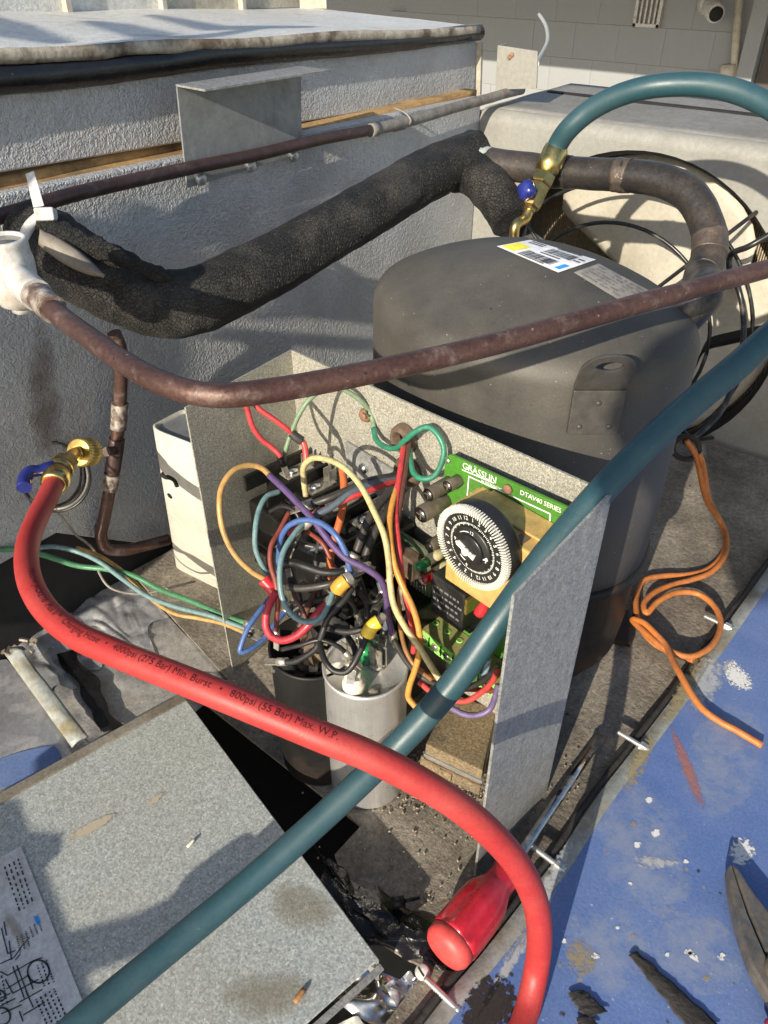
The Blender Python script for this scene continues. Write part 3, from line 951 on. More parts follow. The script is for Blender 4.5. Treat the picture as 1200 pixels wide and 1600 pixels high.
fan = thing('condenser_fan', 'cream broad-bladed fan inside the round opening', 'fan', (fcx, FY + .06, fcz))
MB().lathe([(0, 0), (.03, 0), (.034, .006), (.034, .04), (0, .04)], (fcx, FY + .035, fcz), (0, 1, 0), 24).build('hub', M['cream'], fan)
MB().lathe([(0, 0), (.045, 0), (.05, .01), (.05, .06), (0, .06)], (fcx, FY + .08, fcz), (0, 1, 0), 24).build('motor', M['void'], fan)
for bi in range(3):
    a0 = math.radians(88 + bi * 120)

    def bf(u, v, a0=a0):
        r = .026 + (.176 - .026) * v
        half = math.radians(50 + 6 * math.sin(v * math.pi * .62))
        # round the leading corner of the tip
        da = (u - .5) * 2
        rr = r - .022 * v * v * abs(da) ** 8
        ang = a0 + da * half
        return (fcx + rr * math.cos(ang), FY + .048 + .024 * da - .012 * v, fcz + rr * math.sin(ang))
    MB().grid(bf, 16, 12).build('blade', M['blade'], fan, solid=.0016)
# black wire guard: rings in front of the opening, held by spokes
gd = thing('fan_guard', 'black wire ring guard in front of the fan', 'guard', (-.317, FY - .045, .122))
gx, gz, gy = -.317, .120, FY - .045
for r in (.163, .121):
    MB().tube([V((gx + r * math.cos(t * math.pi / 16), gy + (0 if r < .15 else .008), gz + r * math.sin(t * math.pi / 16))) for t in range(33)], .0022, 8, 2).build('ring', M['blackwire'], gd)
for a in (50, 140, 230, 320):
    a = math.radians(a)
    MB().tube([V((gx + .03 * math.cos(a), gy - .003, gz + .03 * math.sin(a))), V((gx + .166 * math.cos(a), gy + .002, gz + .166 * math.sin(a))), V((gx + .19 * math.cos(a), FY - .003, gz + .19 * math.sin(a)))], .0022, 8, 4).build('spoke', M['blackwire'], gd)
fl = thing('motor_lead', 'black motor cable sagging across the fan opening', 'cable', P(1150, 480, d=.80))
MB().tube([P(1205, 365, d=.74), P(1170, 385, d=.75), P(1142, 398, d=.77), P(1140, 420, d=.78), P(1155, 455, d=.79), P(1162, 500, d=.79), P(1158, 560, d=.79), P(1146, 600, d=.80), P(1125, 645, d=.80), P(1090, 680, d=.80), P(1070, 690, d=.79)], .0030, 10).build('sheath', M['blackwire'], fl)
mb_ = thing('motor_bracket', 'black flat motor bracket bent across the lower fan opening', 'bracket', P(1120, 540, y=FY - .02))
bp = [P(1068, 612, y=FY - .02), P(1090, 560, y=FY - .02), P(1104, 535, y=FY - .02), P(1140, 524, y=FY - .02), P(1215, 508, y=FY - .02)]
sp = spline(bp, 8)
sb = MB()
sb.grid(lambda u, v: sp[min(int(u * (len(sp) - 1)), len(sp) - 1)] + V((0, -.004 + .008 * v, -.010 + .013 * v)), len(sp) - 1, 1)
sb.build('strap', M['black'], mb_, solid=.002)

# ================================================================== COMPRESSOR
CC = V((-.2345, .473, 0))
CR, EL, EA = .1095, .115, -.169
prof = [(1, .112), (1, .20), (1, .262), (1, .2821)]
for i in range(1, 9):
    a = i / 8 * math.radians(65)
    prof.append(((CR - .0206 + .0206 * math.cos(a)) / CR, .2821 + .0206 * math.sin(a)))
rl, hl = prof[-1]
for i in range(1, 11):
    t = i / 10
    prof.append((rl * (1 - t), hl + (.3304 - hl) * math.sin(t * math.pi / 2) ** .9))


def oval(mb):
    ca_, sa_ = math.cos(EA), math.sin(EA)
    for i, p in enumerate(mb.v):
        x, y = p.x * (1 + EL), p.y * (1 - EL)
        mb.v[i] = V((CC.x + x * ca_ - y * sa_, CC.y + x * sa_ + y * ca_, p.z))
    return mb


def shell_r(p):
    dx, dy = p.x - CC.x, p.y - CC.y
    ca_, sa_ = math.cos(EA), math.sin(EA)
    return math.hypot((dx * ca_ + dy * sa_) / (1 + EL), (-dx * sa_ + dy * ca_) / (1 - EL)) / CR


def shell_z(r):
    for (ra, ha), (rb, hb) in zip(prof[4:], prof[5:]):
        if rb <= r <= ra:
            return ha + (hb - ha) * (r - ra) / (rb - ra)
    return .2821 if r > .99 else .33


def inside(p):
    r = shell_r(p)
    return r <= 1 and p.z <= (shell_z(r) if r < prof[4][0] else .2821 + .0206 * math.sin(math.acos(max(0, min(1, (r * CR - (CR - .0206)) / .0206)))))


def shell_hit(px, py):
    a = ray(px, py)
    t = .36
    while t < .75 and not inside(ORI + a * t):
        t += .002
    lo, hi = t - .002, t
    for _ in range(14):
        m = (lo + hi) / 2
        if inside(ORI + a * m):
            hi = m
        else:
            lo = m
    return ORI + a * hi


cp = thing('compressor', 'big dusty black domed compressor with labels on its top', 'compressor', CC)
sc1 = lambda pr: [(r * CR, h) for r, h in pr]
oval(MB().lathe(sc1(prof), (0, 0, 0), seg=96)).build('upper_shell', M['comp'], cp)
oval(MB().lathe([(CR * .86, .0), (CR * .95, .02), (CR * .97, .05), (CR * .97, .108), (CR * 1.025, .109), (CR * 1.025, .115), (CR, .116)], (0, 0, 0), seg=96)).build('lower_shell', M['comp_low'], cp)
for a in (20, 110, 200, 290):
    a = math.radians(a)
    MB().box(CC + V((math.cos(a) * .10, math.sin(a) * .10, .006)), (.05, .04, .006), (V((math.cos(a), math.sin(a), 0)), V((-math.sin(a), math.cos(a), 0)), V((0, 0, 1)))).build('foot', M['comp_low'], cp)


def onshell(corners, eps):
    n_ = 8
    tab = {}
    for i in range(n_ + 1):
        for j in range(n_ + 1):
            u, v = i / n_, j / n_
            px = (corners[0][0] * (1 - u) + corners[1][0] * u) * (1 - v) + (corners[3][0] * (1 - u) + corners[2][0] * u) * v
            py = (corners[0][1] * (1 - u) + corners[1][1] * u) * (1 - v) + (corners[3][1] * (1 - u) + corners[2][1] * u) * v
            tab[i, j] = shell_hit(px, py)

    def fn(u, v):
        u, v = max(0, min(1, u)), max(0, min(1, v))
        i, j = min(int(u * n_), n_ - 1), min(int(v * n_), n_ - 1)
        fu, fv = u * n_ - i, v * n_ - j
        p = tab[i, j].lerp(tab[i + 1, j], fu).lerp(tab[i, j + 1].lerp(tab[i + 1, j + 1], fu), fv)
        n = (tab[i + 1, j] - tab[i, j]).cross(tab[i, j + 1] - tab[i, j])
        n = n.normalized() if n.length > 1e-12 else V((0, 0, 1))
        if n.z < 0:
            n = -n
        return p + n * eps
    return fn


f1 = onshell([(776, 386), (872, 427), (931, 407), (828, 376)], .0006)
lb = MB().grid(f1, 16, 16).build('white_label', M['label'], cp)
tag(lb, 'white bar-coded label with a yellow and a blue patch')
f1b = onshell([(776, 386), (872, 427), (931, 407), (828, 376)], .0010)
ik = MB()
random.seed(11)
for (u0, u1, v0, v1) in ((.30, .78, .12, .40), (.42, .84, .58, .86)):
    u = u0
    while u < u1:
        wdt = random.choice((.006, .010, .016))
        ik.grid(lambda a, b, u=u, wdt=wdt: f1b(u + wdt * a, v0 + (v1 - v0) * b), 1, 3)
        u += wdt + random.choice((.006, .010, .014))
for (u0, u1, v0) in ((.08, .30, .78), (.08, .28, .88), (.42, .72, .48), (.85, .95, .62), (.86, .95, .74), (.3, .7, .05), (.45, .8, .92)):
    u = u0
    while u < u1:
        wdt = random.uniform(.01, .03)
        ik.grid(lambda a, b, u=u, wdt=wdt: f1b(u + wdt * a, v0 + .055 * b), 1, 1)
        u += wdt + .008
ik.build('bar_code', M['ink'], lb)
MB().grid(lambda a, b: f1b(.03 + .20 * a, .08 + .52 * b), 3, 3).build('yellow_patch', M['yellow'], lb)
MB().grid(lambda a, b: f1b(.87 + .08 * a, .10 + .28 * b), 2, 2).build('blue_patch', M['blueprint'], lb)
LB2 = [(896, 427), (988, 483), (1030, 464), (935, 413)]
f2 = onshell(LB2, .0006)
lb2 = MB().grid(f2, 16, 16).build('faded_label', M['label_old'], cp)
tag(lb2, 'worn grey label with unreadable print')
f2b = onshell(LB2, .0010)
ik = MB()
for r in range(6):
    u = .06
    while u < .92:
        wdt = random.uniform(.012, .05)
        if random.random() < .7:
            ik.grid(lambda a, b, u=u, wdt=wdt, r=r: f2b(u + wdt * a, .12 + r * .14 + .06 * b), 1, 1)
        u += wdt + .012
ik.build('faded_print', M['ink_faint'], lb2)


# lifting lug: plate on the shell whose top leans out and has a hole
lc = shell_hit(930, 632)
ln = (shell_hit(925, 632) - lc).cross(V((0, 0, 1))).normalized()
if ln.dot(ORI - lc) < 0:
    ln = -ln
lc = lc + ln * .001
lu, lv, lwv = frame_from(ln)
lg = MB()
hw_, zb_ = .0155, lc.z - .022
base = [lc + lu * x + V((0, 0, z)) for x, z in ((-hw_, -.018), (hw_, -.018), (hw_, .012), (-hw_, .012))]
lg.prism([p + ln * .0005 for p in base], ln * .004)
o_, i_ = [], []
tc0 = lc + ln * .008 + V((0, 0, .028))
tdir = (V((0, 0, 1)) * .9 + ln * .5).normalized()
for i in range(24):
    a = 2 * math.pi * i / 24
    cx_, cz_ = math.cos(a), math.sin(a)
    rx, rz = .0155 * cx_, .015 * cz_
    if cz_ < 0:
        rx, rz = max(-hw_, min(hw_, .026 * cx_)), -.019 if abs(cx_) < .6 else max(-.019, .025 * cz_)
    o_.append(tc0 + lu * rx + tdir * rz)
    i_.append(tc0 + lu * .0075 * cx_ + tdir * (.0045 * cz_ + .004))
lg.ring_prism(o_, i_, lwv * .003)
lgo = lg.build('lifting_lug', M['lug'], cp, fix=True, bevel=.0006)
for x, z in ((-.009, -.012), (.009, -.012), (0, .004)):
    MB().lathe([(.0016, 0), (.0018, .0006), (.001, .0012), (0, .0013)], lc + ln * .0045 + lu * x + V((0, 0, z)), ln, 10).build('rivet', M['lug'], lgo)

# ================================================================== PIPES
# insulated suction line
sl = thing('suction_line', 'thick suction pipe in cracked black foam that ends in a bare sooty elbow', 'pipe', P(560, 340, d=.63))
fpts = [(40, 352, .515), (75, 380, .51), (125, 418, .505), (190, 452, .52), (255, 475, .535), (312, 468, .55), (390, 432, .57), (470, 388, .60), (560, 338, .635), (640, 290, .67), (700, 258, .695), (745, 240, .71)]
rf = lambda t, a: (.0232 - .004 * max(0, t - .45) + .0016 * noise.noise(V((t * 9, 2 * math.cos(a), 2 * math.sin(a)))) + .0010 * noise.noise(V((t * 46, 3 * math.cos(a), 3 * math.sin(a))))
                   - (.006 * (1 - t / .10) if t < .10 else 0))
MB().tube([P(a, b, d=c) for a, b, c in fpts], .022, 40, 14, rfun=rf).build('foam_sleeve', M['foam'], sl)
fb = [(700, 262, .70), (735, 268, .70), (762, 290, .685), (786, 322, .675), (800, 348, .67)]
ob = MB().tube([P(a, b, d=c) for a, b, c in fb], .0205, 32, 10, rfun=lambda t, a: .0205 + .001 * noise.noise(V((t * 12, 2 * math.cos(a), 2 * math.sin(a)))) - .003 * t)
ob.build('foam_elbow', M['foam'], sl)
# the split at the left end: torn lip and a stiff flap of old tape
MB().tube([P(a, b, d=c) for a, b, c in ((62, 352, .49), (95, 362, .485), (140, 382, .485), (190, 402, .49), (240, 425, .505), (275, 440, .53))], .007, 18, 10,
          rfun=lambda t, a: .0075 * (1 - .55 * t) + .003 * noise.noise(V((t * 14, 2 * math.cos(a), 2 * math.sin(a))))).build('torn_lip', M['foam'], sl)
fq = [P(62, 366, d=.482), P(100, 378, d=.481), P(163, 436, d=.480), P(150, 440, d=.480), P(86, 398, d=.480)]
MB().grid(lambda u, v: (fq[0].lerp(fq[2], u) if False else P(62 + 101 * u, 370 + 62 * u + (v - .5) * 34 * math.sin(math.pi * min(1, .18 + .86 * u)) ** .7, d=.481 - .004 * math.sin(v * 3))), 14, 6).build('tape_flap', M['flap'], sl, solid=.001)
spts = [(735, 243, .708), (770, 255, .69), (820, 262, .675), (870, 268, .66), (935, 272, .64), (990, 275, .622), (1040, 284, .607), (1078, 305, .595), (1100, 340, .588), (1109, 375, .584), (1106, 405, .580), (1096, 430, .575)]
spw = [P(a, b, d=c) for a, b, c in spts]
sh_ = shell_hit(1062, 474)
spw += [sh_ + V((.012, .004, .006)), sh_ + (CC - sh_) * .12]
MB().tube(spw, .0128, 24, 8, jit=.0003, jsc=90).build('bare_pipe', M['suction'], sl)


def ringat(pts, i, f, ln_, r, matr, name, par, jit=.0004):
    path = spline(pts, 12)
    k = int((i + f) * 12)
    k2 = min(len(path) - 1, k + max(1, ln_))
    MB().tube(path[k:k2 + 1], r, 24, raw=True, jit=jit, jsc=150).build(name, matr, par)


ringat(spw, 4, .55, 5, .0133, M['braze'], 'braze_joint', sl, .0014)
ringat(spw, 8, .75, 12, .0133, M['braze'], 'braze_joint', sl, .0004)
ringat(spw, 2, .95, 5, .0136, M['suction'], 'saddle', sl, .0012)
ringat(spw, .3, 0, 8, .0128, M['verdigris'], 'oxidised_end', sl, .0012)

# near copper line with its sight glass
cl = thing('liquid_line', 'brown copper pipe bending across the front from the white sight glass', 'pipe', P(330, 612, z=.35))
cpts = [(40, 448), (75, 478), (110, 506), (150, 535), (200, 570), (250, 597), (300, 613), (350, 618), (410, 612), (500, 597), (600, 577), (700, 555), (800, 530), (900, 502), (1000, 474), (1100, 447), (1200, 420), (1300, 395), (1450, 360), (1700, 300)]
MB().tube([P(a, b, z=.352) for a, b in cpts], .0051, 20, 6, jit=.00012, jsc=80).build('copper_pipe', M['copper'], cl)
gq = P(20, 428, z=.352)
sg = MB().lathe([(.009, -.017), (.0105, -.016), (.0115, -.012), (.0125, .004), (.0125, .008), (.0118, .012), (.0118, .0165), (.0122, .0185), (.0112, .0195), (.0098, .0195), (.0096, .0168), (0, .0166)], gq, (.03, 0, 1), 36)
sgo = sg.build('sight_glass', M['whitecap'], cl)
MB().lathe([(.0094, 0), (.0094, .0008), (0, .0014)], gq + V((.0004, 0, .0168)), (.03, 0, 1), 32).build('glass', M['sightglass'], sgo)
MB().lathe([(.006, -.003), (.006, .002), (0, .002)], gq + V((.0, 0, -.018)), (0, 0, 1), 6).build('bottom_nut', M['whitecap'], sgo)
po = P(58, 462, z=.352)
MB().tube([gq + (po - gq) * .2, gq.lerp(po, .6), po], .0082, 20, 4).build('port', M['whitecap'], sgo)
MB().tube([gq, gq + (gq - po) * 1.2], .0082, 20, 3).build('port', M['whitecap'], sgo)
MB().tube([P(54, 459, z=.352), P(64, 468, z=.352), P(84, 484, z=.352)], .0068, 20, 5, jit=.0009, jsc=160).build('solder_joint', M['solder'], cl)

# vertical copper stub with its access port
vs_ = thing('copper_stub', 'vertical copper stub tube with silver soldered collars by the wall', 'pipe', P(165, 850, d=.72))
vp = [(178, 520, .60), (188, 545, .61), (189, 580, .625), (187, 640, .645), (181, 700, .66), (172, 760, .675), (163, 810, .69), (158, 838, .70), (166, 856, .705), (190, 860, .715), (225, 853, .735), (262, 843, .76)]
vw = [P(a, b, d=c) for a, b, c in vp]
MB().tube(vw, .0054, 18, 8).build('tube', M['copper'], vs_)
ringat(vw, 2, .85, 8, .0068, M['solder'], 'solder_collar', vs_, .0006)
ringat(vw, 4, .7, 5, .0066, M['solder'], 'solder_collar', vs_, .0006)
ringat(vw, 3, .75, 10, .0066, M['copper_dk'], 'tee_sleeve', vs_, .0003)
tq = P(183, 703, d=.66)
MB().tube([tq, P(166, 706, d=.645)], .0040, 14, 2).build('access_port', M['copper_dk'], vs_)

# capillary tube wound in loops
ct = thing('capillary_coil', 'coil of thin pale capillary tube hanging at the wall', 'tube coil', P(80, 740, d=.64))
random.seed(3)
for i in range(5):
    ph = i * .5
    lp = []
    for kx_ in range(25):
        a = ph + 2 * math.pi * kx_ / 24
        lp.append(P(80 + (47 + i * 1.5) * math.cos(a) + i * 2, 741 + (50 + 2 * (i % 3)) * math.sin(a) + i * 1.5, d=.64 + .012 * math.sin(a + i) - .002 * i))
    MB().tube(lp, .0011, 8, 3).build('turn', M['copper_grey'] if i % 2 else M['blackwire'], ct)
MB().tube([P(80, 792, d=.64), P(100, 812, d=.65), P(118, 835, d=.66), P(135, 848, d=.67), P(148, 862, d=.68), P(155, 895, d=.66), P(172, 918, d=.66), P(215, 928, d=.665), P(260, 920, d=.67), P(305, 908, d=.67)], .0011, 8).build('tail', M['copper_grey'], ct)

# white cable tie and grey bit of hose at the sight glass
ti = thing('cable_tie', 'white plastic cable tie with its tail sticking up over the dark tube', 'cable tie', P(60, 335, d=.49))
MB().prism([P(40, 272, d=.49), P(50, 268, d=.49), P(66, 322, d=.485), P(52, 324, d=.485)], (.0008, .0008, .0004)).build('tail', M['tie'], ti)
MB().box(P(72, 336, d=.482), (.012, .008, .010), frame_from((.6, -.6, .4))).build('head', M['tie'], ti, bevel=.0012)
MB().tube([P(64, 338, d=.485), P(50, 350, d=.485), P(42, 362, d=.485), P(38, 378, d=.49)], .0038, 12).build('loop', M['tie'], ti)

# ================================================================== CONTROL BOX
BL, BR_ = V((-.371, .373, 0)), V((-.1035, .327, 0))
bu = (BR_ - BL).normalized()
bn = V((bu.y, -bu.x, 0))


def Q(u, z, n=0):
    return BL + bu * u + bn * n + V((0, 0, z))


def PQ(px, py, n=0):
    a = ray(px, py)
    o = BL + bn * n
    t = (o - ORI).dot(bn) / a.dot(bn)
    return ORI + a * t


cbx = thing('control_box', 'open sparkling galvanised sheet-metal control box', 'control box', Q(.13, 0))
bw_ = (BR_ - BL).length
MB().prism([Q(0, .001), Q(bw_, .001), Q(bw_, .268), Q(bw_ * .5, .261), Q(0, .2545)], -bn * .0015).build('back_panel', M['galv_box'], cbx)
lf = V((-.365, .2685, 0))
MB().prism([Q(0, .0015) + V((0, .001, 0)), Q(0, .2545) + V((0, .001, 0)), P(290, 637, x=-.365), V((-.365, .2685, .0015))], (-.0013, 0, 0)).build('left_panel', M['galv_box'], cbx)
rf0 = V((-.1115, .2435, .001))
rb0 = V((-.1035, .3275, .001))
rtop_f = P(799, 930, d=(rf0 - ORI).dot(V((-math.sin(AZ) * _c, math.cos(AZ) * _c, -_s))) * 1.0)
MB().prism([rf0, rb0, V((-.1035, .3275, .2685)), V((-.1035, .3235, .2692)), V((-.1115, .2435, .2545))], (.0016, 0, 0)).build('right_panel', M['galv'], cbx)

# white plastic control beside the box
wb = thing('white_control', 'white plastic control housing with a slot and a small hole beside the metal box', 'control', P(290, 900, z=0))
wc = [P(230, 668, d=.60), P(290, 636, d=.635), P(390, 668, d=.61), P(345, 712, d=.575)]
bc = [P(268, 884, z=.0), P(318, 862, z=0), P(402, 896, z=0), P(352, 926, z=0)]


def rrect(q, n=6, f=.22):
    out = []
    for i in range(4):
        a, b, c = q[i - 1], q[i], q[(i + 1) % 4]
        for k in range(n + 1):
            t = k / n
            p0, p2 = b.lerp(a, f), b.lerp(c, f)
            out.append(p0 * (1 - t) ** 2 + b * 2 * t * (1 - t) + p2 * t * t)
    return out


def loft(rows, mb):
    n = len(rows[0])
    b = len(mb.v)
    for r in rows:
        mb.v += [V(p) for p in r]
    for i in range(len(rows) - 1):
        for k in range(n):
            k2 = (k + 1) % n
            mb.face((b + i * n + k, b + i * n + k2, b + (i + 1) * n + k2, b + (i + 1) * n + k), True)
    return mb


top, bot = rrect(wc), rrect(bc)
ctop = sum(top, V()) / len(top)
m_ = MB()
loft([bot, [b.lerp(t, .5) for b, t in zip(bot, top)], top, [t.lerp(ctop, .05) + V((0, 0, .0008)) for t in top], [t.lerp(ctop, .10) - V((0, 0, .003)) for t in top]], m_)
m_.build('housing', M['white'], wb, fix=True)
MB().poly([t.lerp(ctop, .10) - V((0, 0, .002)) for t in top]).build('recessed_lid', M['galv_dark'], wb)
wax = (bc[3] - wc[3]).normalized()
fnrm = ((wc[3] - wc[0]).cross(bc[0] - wc[0])).normalized()
if fnrm.dot(ORI - wc[0]) < 0:
    fnrm = -fnrm


def onface(px, py, e=.0006):
    a = ray(px, py)
    t = (wc[0] + fnrm * e - ORI).dot(fnrm) / a.dot(fnrm)
    return ORI + a * t


MB().tube([onface(252, 740), onface(259, 745), onface(266, 746), onface(273, 750), onface(277, 759)], .0022, 8, 4).build('slot', M['void'], wb)
MB().lathe([(.0034, 0), (.0036, .0005), (0, .0008)], onface(267, 775, -.0002), fnrm, 14).build('hole', M['void'], wb)
MB().lathe([(.0012, 0), (0, .0006)], ctop + (wc[3] - ctop) * .62 + V((0, 0, -.0015)), (0, 0, 1), 10).build('screw', M['weld'], wb)

# ---- contactor
cx0, cx1, cn, cz0, cz1 = .012, .135, .062, .085, .172
ctr = thing('contactor', 'black contactor block crowded with spade terminals in the upper left of the box', 'contactor', Q(.07, cz0, .03))
AX = (bu, bn, V((0, 0, 1)))


def qbox(mb, u0, u1, n0, n1, z0, z1):
    return mb.box(Q((u0 + u1) / 2, (z0 + z1) / 2, (n0 + n1) / 2), (abs(u1 - u0), abs(n1 - n0), abs(z1 - z0)), AX)


qbox(MB(), cx0, cx1, .002, .042, cz0, cz1).build('body', M['black'], ctr, bevel=.002)
qbox(MB(), cx0 + .004, cx1 - .004, .042, cn, cz0 + .012, cz1 - .014).build('front_block', M['black'], ctr, bevel=.002)
for i in range(5):
    u = cx0 + .006 + i * .027
    qbox(MB(), u, u + .003, .008, cn + .003, cz1 - .003, cz1 + .010).build('barrier', M['black'], ctr, bevel=.0006)
for i in range(4):
    u = cx0 + .017 + i * .027
    tbp = qbox(MB(), u - .006, u + .006, .012, .036, cz1 + .0005, cz1 + .002).build('terminal_plate', M['tin'], ctr)
    MB().lathe([(.0042, 0), (.0044, .001), (.0036, .0026), (0, .003)], Q(u, cz1 + .002, .028), (0, 0, 1), 12).build('screw', M['steel'], tbp)
    for s in (-.003, .003):
        qbox(MB(), u + s - .0004, u + s + .0004, .010, .017, cz1 + .002, cz1 + .012).build('spade', M['tin'], tbp)
qbox(MB(), -.004, .012, .004, .04, cz0 + .01, cz1 - .006).build('end_cheek', M['black'], ctr, bevel=.003)
for i in range(4):
    u = cx0 + .012 + i * .028
    qbox(MB(), u, u + .016, cn, cn + .006, cz0 + .02, cz0 + .034).build('contact_cover', M['black'], ctr, bevel=.001)

# mounting plate and coil behind
mp = thing('mounting_plate', 'small galvanised plate screwed behind the contactor', 'plate', Q(.09, .19))
qbox(MB(), .062, .118, .001, .0025, .17, .205).build('plate', M['galv'], mp)
MB().lathe([(.004, 0), (.004, .002), (0, .003)], Q(.082, .192, .0025), bn, 12).build('screw', M['steel'], mp)

# ---- terminal relay lower in the box
rl_ = thing('terminal_relay', 'dark square relay base with tinned tabs above the silver capacitor', 'relay', Q(.15, .06, .03))
qbox(MB(), .112, .172, .002, .045, .045, .135).build('body', M['black'], rl_, bevel=.0015)
qbox(MB(), .118, .166, .045, .056, .06, .12).build('front_block', M['black_clean'], rl_, bevel=.0015)
for i in range(3):
    for j in range(3):
        u, z = .122 + i * .018, .062 + j * .022
        tp = qbox(MB(), u, u + .010, .056, .0572, z, z + .013).build('tab', M['tin'], rl_)
        qbox(MB(), u + .001, u + .009, .0575, .066, z + .011, z + .0118).build('spade', M['tin'], tp)
        qbox(MB(), u + .004, u + .006, .0573, .0576, z + .003, z + .005).build('hole', M['void'], tp)
for i in range(6):
    qbox(MB(), .120 + i * .008, .1235 + i * .008, .045, .0475, .121, .133).build('rib', M['black'], rl_)
sb_ = thing('small_board', 'little dirty circuit board with bright screw beside the relay', 'circuit board', Q(.155, .16, .02))
qbox(MB(), .128, .168, .018, .020, .125, .175).build('board', M['pcb_dark'], sb_)
qbox(MB(), .130, .160, .020, .030, .150, .168).build('choke', M['brownplastic'], sb_, bevel=.001)
qbox(MB(), .131, .148, .020, .026, .130, .142).build('chip', M['black_clean'], sb_)
MB().lathe([(.0045, 0), (.0045, .004), (.003, .0055), (0, .006)], Q(.163, .150, .020), bn, 14).build('screw', M['steel'], sb_)
for i in range(6):
    MB().tube([Q(.150 + i * .0028, .130, .0203), Q(.150 + i * .0028, .146, .0203)], .0005, 6, 1).build('trace', M['tin'], sb_)

# rubber bushing in the back panel
bsh = thing('rubber_bushing', 'dark brown rubber bushing where wires pass through the back panel', 'bushing', PQ(635, 685))
bo = PQ(634, 684, .001)
MB().lathe([(.0055, -.004), (.0055, .006), (.0075, .0075), (.0095, .005), (.0105, .001), (.0105, 0)], bo, bn, 28, capends=False).build('collar', M['brownplastic'], bsh)
MB().lathe([(.0056, 0), (0, .0002)], bo + bn * .0002, bn, 20).build('hole', M['void'], bsh)
bo2 = PQ(640, 735, .001)
bsh2 = thing('rubber_bushing', 'second brown bushing hidden under the bundle of wires below the first', 'bushing', bo2)
MB().lathe([(.006, 0), (.006, .007), (.0085, .007), (.011, .003), (.011, 0)], bo2, bn, 24, capends=False).build('collar', M['brownplastic'], bsh2)
MB().lathe([(.0062, 0), (0, .0002)], bo2 + bn * .0002, bn, 20).build('hole', M['void'], bsh2)
sc = thing('earth_screw', 'rusty pan-head earthing screw in the back panel', 'screw', PQ(572, 648))
MB().lathe([(.0050, 0), (.0052, .001), (.0042, .003), (.002, .0036), (0, .0036)], PQ(572, 648, .0003), bn, 18).build('head', M['weld'], sc)
for s in ((1, 0), (0, 1)):
    MB().box(PQ(572, 648, .0038), (.006 if s[0] else .0012, .0008, .006 if s[1] else .0012), AX).build('slot', M['brownplastic'], sc)

# ---- defrost timer board
tbd = thing('timer_board', 'bright green timer circuit board with a round 24-hour dial', 'timer', Q(.21, .16, .012))
pb = PQ(698, 707, .012)
uL = (PQ(698, 707, .012) - BL).dot(bu)
uR = bw_ - .004
zT0, zT1 = PQ(698, 707, .012).z, PQ(890, 795, .012).z + .001
zB = .085
MB().prism([Q(uL - .002, zB, .012), Q(uR, zB, .012), Q(uR, zT1, .012), Q(uL + .003, zT0, .012), Q(uL - .001, zT0 - .004, .012)], -bn * .0016).build('board', M['pcb'], tbd)
qbox(MB(), uL + .008, uR - .004, .0015, .0102, zT0 - .016, zT0 - .004).build('standoff', M['black_clean'], tbd)
pbn = .0124
up_ = (V((0, 0, zT1 - zT0)) + bu * (uR - uL)).normalized()
vp_ = V((0, 0, 1))


def pcbfn(px, py, n=pbn):
    o = PQ(px, py, n)
    return lambda x, y: o + up_ * x + vp_ * y


tx_ = MB()
add_text(tx_, 'GRÄSSLIN', pcbfn(722, 731), .0062, .95)
add_text(tx_, 'DTAV40 SERIES', pcbfn(812, 772), .0044, .95)
add_text(tx_, 'by INTERMATIC', pcbfn(752, 752), .0022, 1.0)
add_text(tx_, 'N   L', pcbfn(703, 752), .0040, 1.0)
for (a, b) in (((722, 733), (772, 754)),):
    p, q_ = PQ(*a, pbn), PQ(*b, pbn)
    tx_.prism([p, q_, q_ + V((0, 0, -.0007)), p + V((0, 0, -.0007))], bn * .0001)
# white outline round the timer
ol = [PQ(732, 744, pbn), PQ(860, 803, pbn), PQ(856, 850, pbn)]
for p, q_ in zip(ol, ol[1:]):
    d = (q_ - p).normalized()
    n_ = bn.cross(d) * .0004
    tx_.prism([p - n_, q_ - n_, q_ + n_, p + n_], bn * .0001)
p, q_ = PQ(732, 744, pbn), PQ(728, 790, pbn)
tx_.prism([p, q_, q_ + bu * .0007, p + bu * .0007], bn * .0001)
tx_.build('lettering', M['silk'], tbd)
# brown rusted screw
MB().lathe([(.0032, 0), (.0032, .0012), (.002, .002), (0, .002)], PQ(794, 764, .0122), bn, 14).build('screw', M['weld'], tbd)
MB().lathe([(.0020, 0), (.0018, .0008), (0, .001)], PQ(700, 720, .0122), bn, 12).build('solder_hole', M['tin'], tbd)

# timer body: stepped ochre block
du, dz, dn = .2275, .2345, .055
tbody = qbox(MB(), .1985, .2620, .012, .041, .186, .2415)
to = tbody.build('timer_body', M['timer'], tbd, bevel=.0012)
qbox(MB(), .1965, .2665, .0125, .022, .184, .2400).build('base_flange', M['timer'], to, bevel=.001)
qbox(MB(), .207, .254, .0125, .030, .2416, .2430).build('top_step', M['timer'], to, bevel=.0006)
for u in (.213, .243):
    qbox(MB(), u, u + .006, .032, .039, .2417, .2425).build('clip', M['brownplastic'], to)
MB().lathe([(.0034, 0), (.0034, .001), (.0022, .0022), (0, .0024)], Q(.2625, .2345, .0222), bn, 14).build('screw', M['brass'], to)
MB().lathe([(.0028, 0), (.0028, .001), (.002, .002), (0, .002)], Q(.2025, .2345, .0222), bn, 14).build('screw', M['brownplastic'], to)
